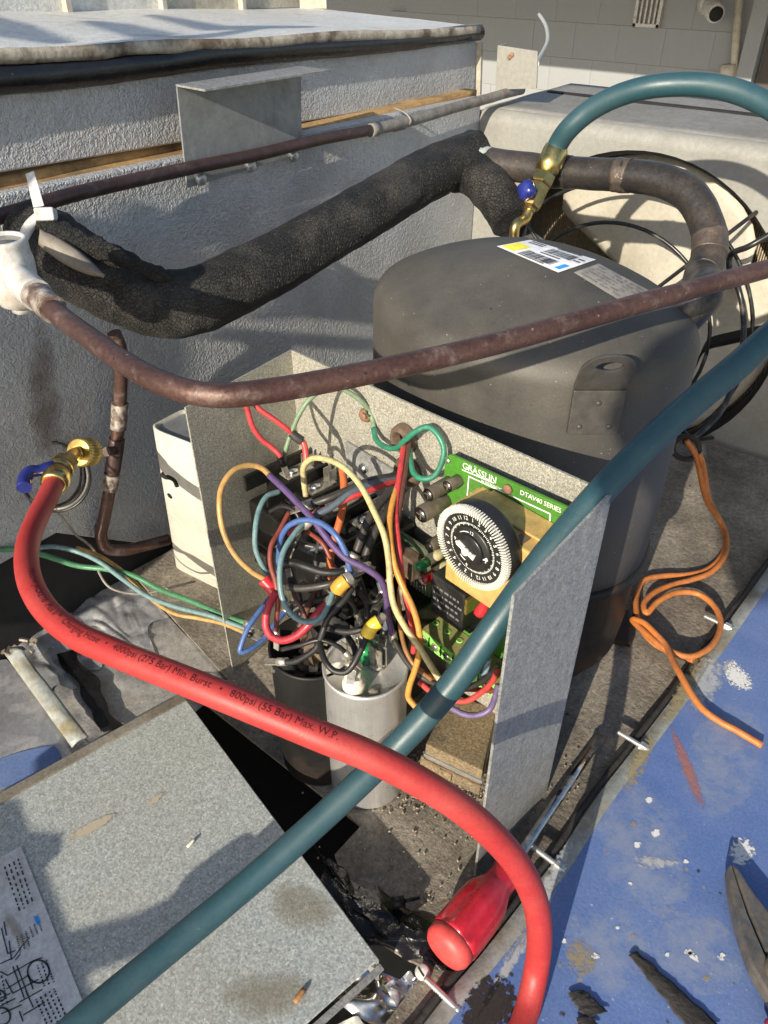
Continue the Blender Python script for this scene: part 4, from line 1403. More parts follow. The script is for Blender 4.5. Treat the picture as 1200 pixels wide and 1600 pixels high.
# dial
do = MB().lathe([(.0240, 0), (.0252, .002), (.0252, .010), (.0244, .0115), (0, .0115)], Q(du, dz, .041), bn, 60).build('dial', M['dial'], tbd)
MB().lathe([(.0212, 0), (.0212, .0004), (.0135, .0004)], Q(du, dz, .0526), bn, 60, smooth=False).build('number_ring', M['dial'], do)
MB().lathe([(.0138, 0), (.0138, .0014), (.0130, .0022), (0, .0022)], Q(du, dz, .0526), bn, 48).build('centre_disc', M['dial'], do)
MB().lathe([(.0095, 0), (.0095, .001), (.0088, .0016), (0, .0016)], Q(du, dz, .0548), bn, 40).build('knob', M['black_clean'], do)


def ringpin(mesh, name, i, n, r, par, tilt=0, nn=.0532):
    a = 2 * math.pi * i / n
    o = bpy.data.objects.new(name, mesh)
    COL.objects.link(o)
    o.parent = par
    rad = bu * math.cos(a) + V((0, 0, 1)) * math.sin(a)
    tan = bn.cross(rad)
    rt = Matrix((rad, tan, bn)).transposed().to_4x4()
    o.matrix_local = Matrix.Translation(Q(du, dz, nn) + rad * r - rootloc(par)) @ rt @ Matrix.Rotation(tilt, 4, 'Y')
    return o


pm = MB()
pm.box((0, 0, .0004), (.0034, .00058, .0018))
pm.box((.0019, 0, -.0006), (.0009, .00058, .0030))
pme = pm.mesh('pin', V())
pme.materials.append(M['pin'])
random.seed(5)
for i in range(96):
    ringpin(pme, 'pin', i, 96, 0.0231, do, random.uniform(-.06, .06) + (.18 if i in (44, 45, 46, 47, 71, 72, 73) else 0))
tk = MB()
for i in range(96):
    a = 2 * math.pi * i / 96
    rad = bu * math.cos(a) + V((0, 0, 1)) * math.sin(a)
    tan = bn.cross(rad)
    l0 = .0146 if i % 4 else .0140
    tk.prism([Q(du, dz, .0531) + rad * l0 + tan * .00018, Q(du, dz, .0531) + rad * .0156 + tan * .00018, Q(du, dz, .0531) + rad * .0156 - tan * .00018, Q(du, dz, .0531) + rad * l0 - tan * .00018], bn * .0001)
for h in range(1, 25):
    a = math.radians(90 - h * 15 + 20)
    rad = bu * math.cos(a) + V((0, 0, 1)) * math.sin(a)
    tan = rad.cross(bn)
    c = Q(du, dz, .0532) + rad * .0172
    add_text(tk, str((h - 1) % 12 + 1), lambda x, y: c + tan * x * -1 * -1 + rad * y, .0034, 1, True)
for s, a in (('12', 90), ('9', 172), ('6', 262), ('3', 352), ('2', 318)):
    a = math.radians(a)
    c = Q(du, dz, .0549) + bu * math.cos(a) * .0112 + V((0, 0, 1)) * (math.sin(a) * .0112 - .001)
    if s in ('9', '6', '3', '12'):
        add_text(tk, s, lambda x, y: c + bu * x + V((0, 0, 1)) * y, .0030, 1, True)
for a0, a1, r in ((100, 140, .0110), (225, 262, .0070)):
    pts_ = [Q(du, dz, .0567 if r < .009 else .0549) + bu * math.cos(math.radians(a)) * r + V((0, 0, 1)) * math.sin(math.radians(a)) * r for a in range(a0, a1, 6)]
    tk.tube(pts_, .00025, 5, 1)
tk.prism([Q(du + .009, dz - .0015, .0549), Q(du + .0128, dz - .0002, .0549), Q(du + .0118, dz + .0016, .0549)], bn * .0002)
tk.build('dial_print', M['silk'], do)
hn = MB()
hb = Q(du - .0005, dz, .0566)
hd = (bu * -.95 + V((0, 0, .35))).normalized()
hp = bn.cross(hd)
hn.prism([hb + hp * .0012, hb + hd * .0068 + hp * .0016, hb + hd * .0082, hb + hd * .0068 - hp * .0016, hb - hp * .0012, hb - hd * .0035 - hp * .0012, hb - hd * .0062 - hp * .002 + V((0, 0, .001)), hb - hd * .006 + hp * .0012, hb - hd * .0035 + hp * .0012], bn * .0012)
hn.lathe([(.0023, 0), (.0023, .0022), (.0018, .0028), (0, .003)], hb, bn, 16)
hn.build('hand', M['pin'], do)


# electrolytic capacitors lying out from the board
def elcap(px, py, r, ln_, tilt=(0, 0, 0)):
    o = PQ(px, py, .0122)
    ax = (bn + V(tilt)).normalized()
    e = MB().lathe([(r * .92, 0), (r, .0006), (r, ln_ - .001), (r * .93, ln_)], o, ax, 24, capends=False).build('electrolytic_capacitor', M['elcap'], tbd)
    MB().lathe([(r * .93, 0), (0, .0001)], o + ax * (ln_ - .0002), ax, 20).build('can_end', M['steel'], e)
    u_, v_, w_ = frame_from(ax)
    sc_ = MB()
    for d, d2 in ((u_, v_), (v_, u_)):
        sc_.box(o + ax * (ln_ + .0001), (r * 1.3, r * .12, .0003), (d, d2, ax))
    sc_.build('vent_score', M['elcap'], e)


elcap(703, 754, .0046, .019)
elcap(717, 750, .0040, .010)
elcap(696, 782, .0056, .022)
elcap(690, 842, .0042, .012)
# lamps on tan holders
for px, py, ml in ((684, 868, 'ledg'), (694, 887, 'ledr')):
    o = PQ(px + 14, py - 10, .0125)
    h = MB().lathe([(.0036, 0), (.0036, .018), (0, .018)], o, bn, 18).build('lamp_holder', M['tan'], tbd)
    MB().lathe([(.0034, 0), (.0034, .006), (.0028, .0085), (.0015, .0098), (0, .01)], o + bn * .018, bn, 18).build('lamp', M[ml], h)
# plug-in relay
ro = qbox(MB(), .1870, .2145, .0125, .040, .150, .182).build('plug_relay', M['black_clean'], tbd, bevel=.001)
qbox(MB(), .1855, .2165, .0125, .034, .146, .1505).build('socket', M['black_clean'], ro, bevel=.001)
pr = MB()
for r in range(4):
    u = .1895
    while u < .211:
        w_ = random.uniform(.001, .004)
        pr.prism([Q(u, .158 + r * .005, .0402), Q(u + w_, .158 + r * .005, .0402), Q(u + w_, .1598 + r * .005, .0402), Q(u, .1598 + r * .005, .0402)], bn * .0001)
        u += w_ + .0012
pr.build('faint_print', M['ink_faint'], ro)
MB().box(Q(.216, .1735, .030), (.002, .020, .012), AX).build('side_clip', M['brass_knurl'], ro)
# red insulated lug plugged on the board
MB().tube([PQ(762, 925, .035), PQ(757, 945, .036), PQ(749, 958, .037)], .0034, 14, 4, rfun=lambda t, a: .0022 + .0016 * t).build('red_terminal', M['redsleeve'], tbd)
# green screw terminals
t0p = PQ(672, 972, .020)
ut0 = (t0p - BL).dot(bu)
for i in range(8):
    u = ut0 + i * .0112
    tz = .103
    tt_ = qbox(MB(), u, u + .0108, .0122, .032, tz, tz + .0120).build('screw_terminal', M['term'], tbd, bevel=.0006)
    qbox(MB(), u - .0001, u + .0109, .0128, .0312, tz + .0121, tz + .0127).build('dusty_top', M['term_dust'], tt_)
    MB().lathe([(.0024, 0), (.0024, .0005), (.0016, .0005)], Q(u + .0054, tz + .0127, .020), (0, 0, 1), 16, capends=False).build('top_hole', M['term'], tt_)
    MB().lathe([(.0034, 0), (.0034, .0002), (0, .0002)], Q(u + .0054, tz + .0060, .0321), bn, 16).build('entry', M['term_dust'], tt_)
    MB().lathe([(.0024, 0), (.0024, .0004), (0, .0005)], Q(u + .0054, tz + .0060, .0323), bn, 14).build('screw', M['zinc'], tt_)
    qbox(MB(), u + .0105, u + .0111, .0318, .0325, tz + .002, tz + .011).build('gap', M['void'], tt_)

# ---- capacitors
kc = P(571, 1043, z=.12)
kc = V((kc.x, kc.y, 0))
cap = thing('run_capacitor', 'shiny round aluminium run capacitor standing upright', 'capacitor', kc)
KR, KH = .0272, .122
MB().lathe([(KR * .97, 0), (KR, .002), (KR, KH - .003), (KR * 1.03, KH - .001), (KR * 1.03, KH + .001), (KR * .98, KH + .0015), (KR * .96, KH - .001), (KR * .93, KH - .003), (0, KH - .0035)], kc, seg=64).build('can', M['alu'], cap)
for px, py, ry in ((548, 1035, .3), (590, 1040, .3), (562, 1010, .2)):
    c = P(px, py, z=KH - .003)
    st = MB().lathe([(.0055, 0), (.0055, .002), (0, .002)], c, (0, 0, 1), 6).build('terminal_base', M['tin'], cap)
    for s in (-1, 1):
        for f in (-1, 1):
            MB().box(c + V((s * .003, f * .0025, .010)), (.0055, .0008, .017), (bu, bn, V((0, 0, 1)))).build('spade', M['tin'], st)
c = P(553, 1078, z=KH - .003)
MB().lathe([(.0072, 0), (.0072, .008), (.0060, .0085), (.0058, .012), (.0048, .0125), (.0048, .017), (0, .017)], c, (0, 0, 1), 20).build('phenolic_bush', M['phenolic'], cap)
MB().lathe([(.0055, 0), (.0055, .012), (.003, .013), (0, .013)], P(573, 1030, z=KH - .003), (0, 0, 1), 14).build('green_bush', M['leafg'] if 'leafg' in M else M['ledg'], cap)
MB().lathe([(.004, 0), (.004, .001), (.0025, .0025), (0, .003)], P(584, 1083, z=KH - .003), (0, 0, 1), 14).build('vent_rivet', M['tin'], cap)

sc0 = P(490, 1008, z=.118)
sc0 = V((sc0.x, sc0.y, 0))
sca = thing('start_capacitor', 'black start capacitor cup with its lid off and charred wires inside', 'capacitor', sc0)
MB().lathe([(.029, 0), (.0295, .002), (.0295, .113), (.0305, .117), (.0305, .119), (.0285, .119), (.028, .100), (0, .098)], sc0, seg=48).build('cup', M['comp_low'], sca)
random.seed(9)
for i in range(16):
    a = random.uniform(0, 6.28)
    r = random.uniform(.004, .022)
    c = sc0 + V((r * math.cos(a), r * math.sin(a), .100))
    MB().box(c + V((0, 0, .006)), (random.uniform(.004, .011), random.uniform(.001, .003), random.uniform(.010, .026)), frame_from((random.uniform(-1, 1), random.uniform(-1, 1), random.uniform(.2, 1)))).build('charred_scrap', random.choice([M['brownplastic'], M['tin'], M['black'], M['brownblock']]), sca)

# dust-caked block on the floor of the box
bb = thing('transformer', 'dust-caked brown transformer block at the foot of the box', 'transformer', V((-.158, .30, 0)))
tp_ = [P(665, 1163, z=.042), P(704, 1082, z=.042), P(776, 1108, z=.042), P(754, 1205, z=.042)]
MB().prism([p + V((0, 0, 0)) for p in tp_], (0, 0, -.030)).build('case', M['brownblock'], bb, bevel=.001)
cen = sum(tp_, V()) / 4
MB().prism([p + (p - cen) * .035 + V((0, 0, -.010)) for p in tp_], (0, 0, -.003)).build('lamination', M['galv_dark'], bb)
MB().prism([p + (p - cen) * .03 + V((0, 0, -.016)) for p in tp_], (0, 0, -.002)).build('lamination', M['brownplastic'], bb)
for px, py in ((672, 1183), (700, 1203)):
    c = P(px, py, z=.018)
    MB().box(c, (.010, .008, .016), frame_from((.2, -.9, .3))).build('lug', M['brownblock'], bb, bevel=.001)

# ---- wires
WT = {}


def wire(name, label, m, pts, r=.0023, seg=10, end=None):
    r *= .80
    w = [P(a, b, d=c) for a, b, c in pts]
    w = [p if i in (0, len(w) - 1) else p + V((noise.noise(p * 97), noise.noise(p * 83 + V((5, 0, 0))), noise.noise(p * 91 + V((0, 7, 0))))) * .0008 for i, p in enumerate(w)]
    o = MB().tube(w, r, seg, 8, rfun=lambda t, a: r * (1 + .03 * noise.noise(V((t * 30, a, r * 999))))).build(name, m)
    tag(o, label, 'wire')
    ex, ey, ed = pts[-1]
    if 380 < ex < 640 and 690 < ey < 1060 and r > .0013:
        d = (w[-1] - w[-2]).normalized()
        u_, v_, _w = frame_from(d)
        MB().tube([w[-1] - d * .004, w[-1] + d * .003], r * 1.35, 10, 1).build('crimp_sleeve', random.choice([M['tin'], M['black'], M['tin']]), o)
        MB().box(w[-1] + d * .007, (r * 2.6, .0008, .009), (u_, v_, d)).build('spade_terminal', M['tin'], o)
    return o, w


def wire2(label, segs, name='wire'):
    """a wire whose insulation changes colour or that carries a terminal: segs = (part name, material, pts, radius)"""
    o0 = P(*segs[0][2][0][:2], d=segs[0][2][0][2])
    t = thing(name, label, 'wire', o0)
    for nm, m, pts, r in segs:
        MB().tube([P(a, b, d=c) for a, b, c in pts], r * (.80 if nm == 'insulation' else 1), 12, 8).build(nm, m, t)
    return t


wire2('tan wire looping left out of the contactor to a red terminal', [
    ('insulation', W['tan'], [(424, 745, .485), (408, 731, .482), (388, 727, .478), (365, 735, .472), (347, 760, .468), (343, 790, .466), (349, 830, .468), (366, 865, .470), (392, 892, .473), (420, 908, .476), (436, 916, .478)], .0023),
    ('red_terminal', M['redsleeve'], [(412, 905, .474), (424, 918, .474), (434, 933, .474)], .0042)])
wire('wire', 'purple wire from the tan loop across the contactor to the silver capacitor', W['purple'], [(421, 743, .483), (440, 760, .475), (462, 783, .468), (490, 812, .46), (515, 845, .455), (540, 872, .452), (572, 888, .452), (594, 905, .456), (604, 932, .465), (606, 960, .475), (614, 995, .49)], .0026)
wire('wire', 'cream wire arching over the contactor and down to the hose crossing', W['cream'], [(478, 775, .505), (474, 748, .50), (475, 728, .492), (487, 716, .485), (510, 717, .478), (538, 733, .47), (562, 758, .462), (584, 798, .455), (600, 838, .45), (608, 880, .448), (609, 912, .447), (616, 945, .447), (634, 982, .448), (655, 1012, .447), (680, 1050, .445), (700, 1080, .45)], .0024)
wire('wire', 'blue wire arched over the contactor into the amber terminal', W['blue'], [(436, 905, .50), (435, 870, .488), (440, 838, .476), (452, 820, .468), (476, 813, .462), (503, 818, .456), (525, 836, .452), (540, 862, .452), (546, 888, .455), (548, 906, .46)], .0023)
wire('wire', 'blue wire making a narrow loop beside the left panel', W['blue'], [(424, 932, .485), (405, 955, .478), (388, 980, .474), (378, 1005, .473), (376, 1018, .474), (388, 1016, .476), (410, 1000, .482), (430, 975, .488), (450, 950, .495)], .0021)
wire('wire', 'grey-teal wire curving down the left end of the contactor', W['teal'], [(436, 768, .495), (418, 776, .488), (405, 795, .482), (399, 825, .478), (400, 858, .478), (410, 885, .480), (422, 902, .482), (436, 922, .49)], .0022)
wire('wire', 'grey-teal wire in a long hanging loop to the amber terminal', W['teal'], [(500, 795, .48), (478, 815, .472), (456, 838, .464), (441, 868, .458), (437, 905, .455), (444, 940, .454), (460, 964, .454), (480, 972, .454), (500, 966, .455), (514, 945, .458), (520, 925, .462), (530, 905, .47)], .0022)
wire('wire', 'rust-red wire hanging into the open black capacitor cup', W['rustred'], [(452, 800, .485), (436, 830, .478), (423, 855, .472), (423, 880, .47), (430, 910, .468), (434, 940, .47), (432, 965, .474), (432, 992, .48)], .0020)
wire('wire', 'thick crimson wire looping from the red terminal to the amber one', W['crimson'], [(432, 925, .468), (420, 948, .466), (416, 972, .466), (422, 992, .467), (440, 1000, .468), (462, 994, .468), (480, 978, .467), (498, 955, .466), (518, 936, .468)], .0031)
wire('wire', 'red wire dropping from the copper pipe to the left contactor spade', W['red'], [(382, 622, .50), (386, 640, .505), (394, 665, .51), (408, 685, .515), (424, 699, .518), (437, 711, .52), (441, 722, .522)], .0024)
wire2('red wire with a black splice running to the contactor top', [
    ('insulation', W['red'], [(392, 622, .51), (404, 638, .512), (428, 655, .515), (448, 670, .518), (456, 677, .52)], .0024),
    ('splice', W['char'], [(455, 676, .52), (464, 684, .521), (472, 689, .522)], .0033),
    ('bare_end', W['coral'], [(470, 687, .522), (475, 694, .522), (478, 710, .522), (478, 725, .523)], .0021)])
wire('wire', 'faded green earth wire arching from the contactor to the rusty screw', W['palegreen'], [(442, 724, .53), (446, 705, .525), (455, 678, .52), (465, 652, .515), (480, 628, .512), (500, 612, .512), (525, 606, .513), (548, 614, .515), (566, 627, .518), (576, 640, .522), (582, 655, .523), (584, 670, .522)], .0021)
wire('wire', 'bright green wire looping round the rubber bushing', W['green'], [(584, 670, .521), (588, 686, .515), (600, 698, .505), (618, 699, .495), (634, 688, .482), (650, 673, .474), (668, 668, .470), (684, 679, .468), (693, 702, .468), (690, 726, .470), (676, 745, .473), (658, 748, .476), (646, 738, .480), (641, 720, .485), (640, 702, .492)], .0024)
wire('wire', 'thick orange wire dropping into the shadow of the contactor', W['orange'], [(534, 728, .50), (537, 752, .495), (537, 785, .49), (531, 815, .487), (523, 840, .487), (517, 868, .49), (516, 895, .495), (521, 912, .50)], .0032)
wire('wire', 'charcoal wire from the bushing to the middle of the contactor', W['char'], [(636, 738, .50), (612, 745, .49), (580, 751, .482), (545, 765, .476), (510, 780, .474), (480, 790, .478)], .0032)
wire('wire', 'slate wire running just under the charcoal one', W['slate'], [(634, 742, .497), (605, 750, .487), (575, 758, .478), (545, 772, .472), (515, 792, .468), (495, 805, .468), (480, 818, .472)], .0028)
wire('wire', 'red wire running lowest of the three towards the bushing', W['red'], [(632, 745, .497), (608, 755, .486), (580, 765, .478), (545, 778, .472), (515, 792, .472), (488, 805, .476), (462, 825, .482), (447, 840, .49)], .0025)
wire('wire', 'golden yellow wire hanging in front of the relay and looping by the capacitor', W['gold'], [(632, 725, .49), (624, 752, .478), (614, 785, .466), (609, 815, .458), (610, 850, .452), (617, 885, .449), (630, 918, .447), (646, 950, .447), (655, 980, .449), (656, 1010, .452), (648, 1045, .458), (640, 1072, .464), (640, 1090, .468), (650, 1105, .468)], .0024)
wire('wire', 'bright red wire dropping straight from the bushing behind the golden one', W['red'], [(632, 686, .492), (627, 720, .482), (622, 755, .474), (619, 790, .467), (620, 825, .46), (624, 860, .456), (626, 895, .455), (634, 935, .456), (643, 970, .46), (647, 1000, .466), (646, 1020, .47)], .0023)
wire('wire', 'brown wire beside the bright red one below the bushing', W['brown'], [(638, 688, .492), (635, 720, .484), (630, 755, .475), (625, 790, .468), (619, 825, .462), (617, 855, .46), (624, 890, .462), (630, 925, .466)], .0023)
wire('wire', 'thick charcoal wire slanting from the bushing to the relay, outer of two', W['char'], [(626, 752, .505), (604, 774, .498), (584, 798, .490), (570, 825, .486), (560, 852, .486), (550, 880, .49), (536, 905, .496)], .0036)
wire('wire', 'thick charcoal wire slanting from the bushing to the relay, inner of two', W['char'], [(634, 760, .503), (614, 785, .496), (598, 810, .488), (584, 838, .484), (574, 862, .484), (566, 885, .488), (552, 908, .494)], .0034)
wire('wire', 'black wire lying across the front of the contactor with a bare grey end', W['black'], [(444, 880, .465), (458, 880, .463), (478, 887, .460), (505, 893, .458), (530, 894, .458), (548, 890, .46)], .0031)
wire('wire', 'grey-brown wire lying below the black one over the contactor', W['char'], [(448, 917, .468), (470, 919, .464), (495, 917, .461), (520, 910, .460), (540, 902, .463)], .0029)
wire('wire', 'black wire curving from the amber terminal down to the open cup', W['black'], [(550, 918, .462), (540, 935, .460), (525, 950, .459), (512, 965, .459), (503, 990, .461), (494, 1012, .464), (478, 1026, .468), (460, 1034, .472), (440, 1034, .476)], .0025)
wire2('black wire ending in a yellow terminal over the silver capacitor', [
    ('insulation', W['black'], [(576, 988, .450), (569, 1005, .448), (560, 1024, .447), (551, 1040, .447), (540, 1050, .448), (522, 1048, .45), (510, 1036, .452), (503, 1020, .456), (500, 1003, .462)], .0024),
    ('yellow_terminal', M['yellowsleeve'], [(574, 992, .449), (579, 982, .447), (587, 974, .446), (592, 971, .446)], .0042),
    ('crimp', M['tin'], [(588, 974, .446), (600, 962, .45)], .0026)])
wire('wire', 'black wire passing behind the yellow terminal', W['black'], [(508, 978, .478), (525, 984, .475), (545, 986, .472), (565, 982, .470), (580, 968, .472), (588, 950, .48)], .0026)
wire('wire', 'black wire crossing behind the capacitor rim', W['black'], [(540, 990, .490), (552, 1008, .478), (556, 1022, .472), (552, 1040, .47)], .0024)
wire2('short wire crimped in an amber terminal in the middle of the tangle', [
    ('insulation', W['lightblue'], [(552, 886, .462), (552, 895, .458), (548, 903, .456)], .0022),
    ('crimp', M['tin'], [(548, 903, .455), (538, 908, .453)], .0044),
    ('amber_terminal', M['amber'], [(541, 907, .453), (532, 914, .453), (526, 922, .455)], .0046)])
wire('wire', 'brown wire running down the back of the capacitor to the right', W['dullgold'], [(628, 900, .49), (624, 940, .485), (626, 985, .482), (636, 1020, .478), (652, 1045, .476), (675, 1062, .476)], .0019)
wire('wire', 'charcoal wire sagging behind the blue hose to the green terminals', W['char'], [(615, 1000, .488), (636, 1035, .482), (660, 1058, .478), (690, 1072, .478), (720, 1075, .48), (748, 1068, .482), (768, 1052, .486), (778, 1040, .49)], .0024)
wire('wire', 'coral red wire sagging under the green terminals beside the right panel', W['coral'], [(655, 1066, .485), (680, 1085, .478), (705, 1094, .475), (730, 1094, .474), (752, 1083, .474), (768, 1066, .476), (778, 1046, .48)], .0024)
wire('wire', 'dusty violet wire lying in a curve over the brown transformer', W['violet'], [(688, 1098, .500), (706, 1108, .496), (728, 1117, .492), (748, 1118, .49), (765, 1109, .488), (774, 1090, .49), (778, 1070, .492)], .0025)
wire('wire', 'light blue wire rising to the last green terminal', W['lightblue'], [(752, 1062, .494), (758, 1048, .488), (764, 1030, .482)], .0024)
wire('wire', 'dull gold wire crossing under the blue hose by the transformer', W['dullgold'], [(726, 1045, .484), (722, 1068, .480), (712, 1085, .478), (698, 1100, .480), (688, 1108, .49)], .0022)
wire('wire', 'brown wire stretched behind the coral one below the terminals', W['rustred'], [(654, 1045, .492), (675, 1060, .490), (700, 1074, .49), (735, 1077, .49), (775, 1080, .494)], .0022)
random.seed(21)
dk = [('char', 'tangled charcoal wire in the dark heart of the box, uppermost one'), ('black', 'tangled black wire low in the heart of the box behind the crimson loop'), ('brown', 'tangled brown wire behind the crimson loop'),
      ('char', 'charcoal wire behind the hanging teal loop'), ('black', 'black wire dropping behind the relay'), ('slate', 'slate wire dropping behind the relay')]
dk += [(k_, l_) for k_, l_ in zip(['black', 'char', 'brown', 'slate', 'black', 'rustred', 'char', 'black'], ['thin black wire bent over the front of the contactor', 'thin charcoal wire hanging between the blue and teal loops', 'thin brown wire rising out of the open cup', 'thin slate wire crossing below the orange wire', 'thin black wire hooked on the relay tabs', 'thin rust-red wire behind the purple wire', 'thin charcoal wire twisted beside the amber terminal', 'thin black wire draped from the cup rim to the capacitor'])]
pth = [[(470, 850, .505), (500, 858, .502), (530, 868, .50), (560, 880, .50)], [(450, 960, .49), (475, 945, .488), (505, 935, .487), (535, 930, .49), (560, 935, .498)],
       [(455, 1000, .49), (470, 975, .485), (480, 950, .485), (492, 925, .49), (500, 900, .50)], [(448, 870, .50), (455, 900, .495), (466, 930, .492), (470, 960, .494)],
       [(560, 900, .495), (570, 930, .49), (574, 955, .49), (570, 985, .495)], [(590, 900, .495), (600, 935, .492), (604, 965, .492), (600, 990, .497)],
       [(420, 800, .49), (440, 792, .484), (462, 800, .48), (470, 825, .482), (462, 850, .49)], [(492, 815, .487), (498, 845, .482), (492, 875, .48), (498, 900, .482), (510, 920, .488)],
       [(470, 1010, .486), (478, 985, .478), (474, 955, .474), (462, 935, .476), (455, 910, .485)], [(480, 862, .486), (505, 855, .48), (530, 858, .478), (555, 870, .482)],
       [(560, 925, .484), (575, 940, .478), (590, 938, .476), (600, 920, .48)], [(480, 830, .482), (505, 850, .476), (520, 880, .476), (530, 905, .48)],
       [(505, 905, .472), (515, 925, .468), (535, 930, .468), (552, 945, .472), (560, 965, .478)], [(440, 1015, .474), (470, 1008, .466), (500, 1000, .462), (530, 1010, .462), (545, 1025, .465)]]
for (cn_, lb_), pp_ in zip(dk, pth):
    wire('wire', lb_, W[cn_], pp_, .0026 if not lb_.startswith('thin') else .0018)

# three field wires coming in from the left
wire('wire', 'green field wire lying across the pan to the control box', W['leafgreen'], [(-20, 860, .62), (30, 858, .63), (70, 868, .645), (120, 884, .655), (170, 890, .655), (210, 900, .65), (250, 920, .645), (300, 940, .632), (350, 962, .62), (390, 975, .61)], .0030)
wire('wire', 'grey-teal field wire lying beside the green one', W['teal'], [(40, 862, .65), (75, 855, .655), (115, 860, .655), (155, 878, .65), (190, 904, .645), (230, 932, .638), (280, 950, .628), (330, 963, .618), (390, 985, .608)], .0026)
wire('wire', 'tan field wire lying lowest on the pan beside the green one', W['tan'], [(120, 856, .665), (150, 866, .66), (185, 888, .655), (215, 915, .65), (245, 943, .64), (275, 960, .63), (310, 966, .625), (350, 975, .615), (390, 992, .605)], .0022)

# ================================================================== LOWER LEFT: lid, foil duct, trim
LH = .030
ld = thing('galvanised_cover', 'loose galvanised cover sheet lying in the lower left corner', 'cover', P(300, 1400, z=LH))
L0 = P(285, 1086, z=LH)
L1 = P(592, 1500, z=LH)
L2 = P(450, 1640, z=LH)
ldir = (L1 - L0).normalized()
edge_dir = (P(0, 1243, z=LH) - L0).normalized()
front_dir = (P(475, 1605, z=LH) - L1).normalized()
La = L0 + edge_dir * .34
Lb = L1 + front_dir * .34
MB().prism([L0, L1, Lb, La], (0, 0, .0012)).build('sheet', M['galv_lid'], ld, bevel=.0008)
MB().prism([L0 + edge_dir * .002, La, La + V((0, 0, -.026)), L0 + edge_dir * .002 + V((0, 0, -.026))], ldir.cross(V((0, 0, 1))) * 0 + V((-.0012, .0006, 0))).build('rear_flange', M['galv_lid'], ld)
# raised fold along the rear edge
sfold = MB()
sfold.prism([L0 + V((0, 0, .0012)), La + V((0, 0, .0012)), La + ldir * .008 + V((0, 0, .0012)), L0 + ldir * .008 + V((0, 0, .0012))], (0, 0, .0016))
sfold.build('fold', M['galv_soiled'], ld, bevel=.0006)
MB().prism([L0, L1, L1 + V((0, 0, -.027)), L0 + V((0, 0, -.027))], (-.0012, -.0012, 0)).build('side_flange', M['galv_dark'], ld)
nf = ldir * .0045
MB().prism([L1 + nf + V((0, 0, -.003)), Lb + nf + V((0, 0, -.003)), Lb + nf * .2 + V((0, 0, -.003)), L1 + nf * .2 + V((0, 0, -.003))], (0, 0, -.002)).build('hem', M['galv'], ld)


def decal_patch(corners, z, m, name, par, bow=0):
    cs = [P(*c, z=z) for c in corners]
    return MB().grid(lambda u, v: (cs[0].lerp(cs[1], u)).lerp(cs[3].lerp(cs[2], u), v), 8, 8, uv=True).build(name, m, par)


D = {'mud': decal('dry_mud', (.36, .31, .23, 1), (.44, .39, .3, 1), ns=160, cover=.62, soft=.25, wob=1.2), 'grime': decal('grime', (.20, .165, .11, 1), (.26, .22, .15, 1), ns=70, cover=.45, soft=.45, amax=.45),
     'tarstain': decal('tar_smear', (.012, .011, .010, 1), (.03, .026, .022, 1), ns=120, cover=.75, soft=.05, wob=.6, rough=.6),
     'whitescuff': decal('white_scuff', (.62, .62, .60, 1), (.72, .72, .7, 1), ns=420, cover=.42, soft=.12, wob=1.7), 'rustline': decal('orange_scrape', (.42, .15, .11, 1), (.36, .17, .16, 1), ns=260, cover=.45, soft=.4, wob=1.2, amax=.75),
     'yellowgrime': decal('yellow_grime', (.36, .27, .10, 1), (.40, .33, .18, 1), ns=260, cover=.34, soft=.35, wob=1.9, amax=.6), 'palescuff': decal('pale_scuff', (.45, .46, .46, 1), (.55, .56, .55, 1), ns=200, cover=.42, soft=.35, wob=1.8, amax=.7),
     'dust': decal('dust_film', (.42, .46, .52, 1), (.50, .53, .57, 1), ns=55, cover=.36, soft=.6, wob=3.0, amax=.28), 'oil': decal('oily_smear', (.010, .012, .018, 1), (.016, .018, .024, 1), ns=24, cover=.44, soft=.8, wob=1.5, amax=.42, rough=.3),
     'rustrun': decal('rust_run', (.10, .06, .035, 1), (.14, .09, .05, 1), ns=60, cover=.35, soft=.5, wob=1.2, amax=.45), 'grease': decal('black_grease', (.010, .010, .010, 1), (.05, .042, .034, 1), ns=260, cover=.62, soft=.08, wob=2.0, rough=.5)}
decal_patch([(96, 1306), (108, 1322), (190, 1276), (180, 1264)], LH + .0018, D['mud'], 'mud_streak', ld)
decal_patch([(225, 1256), (232, 1264), (262, 1240), (255, 1232)], LH + .0018, D['mud'], 'mud_streak', ld)
decal_patch([(400, 1380), (440, 1470), (560, 1440), (480, 1370)], LH + .0018, D['grime'], 'grime_patch', ld)
decal_patch([(300, 1560), (420, 1620), (520, 1540), (430, 1500)], LH + .0018, D['grime'], 'grime_patch', ld)
# wiring diagram sheet stuck on the cover
pz = LH + .0016
pc = [P(33, 1322, z=pz), P(145, 1604, z=pz)]
pdir = (pc[1] - pc[0]).normalized()
pe = (P(0, 1341, z=pz) - pc[0]).normalized()
sh = thing('wiring_diagram', 'pale printed wiring diagram sheet stuck on the loose cover', 'diagram', P(60, 1500, z=pz))
MB().prism([pc[0], pc[1] + pdir * .02, pc[1] + pdir * .02 + pe * .10, pc[0] + pe * .10], (0, 0, .0004)).build('sheet', M['paper'], sh)
dg = MB()


def pl(px, py):
    return P(px, py, z=pz + .0007)


def stroke(a, b, w=.00035):
    a, b = pl(*a), pl(*b)
    d = (b - a)
    if d.length < 1e-5:
        return
    n_ = d.normalized().cross(V((0, 0, 1))) * w
    dg.poly([a - n_, b - n_, b + n_, a + n_])


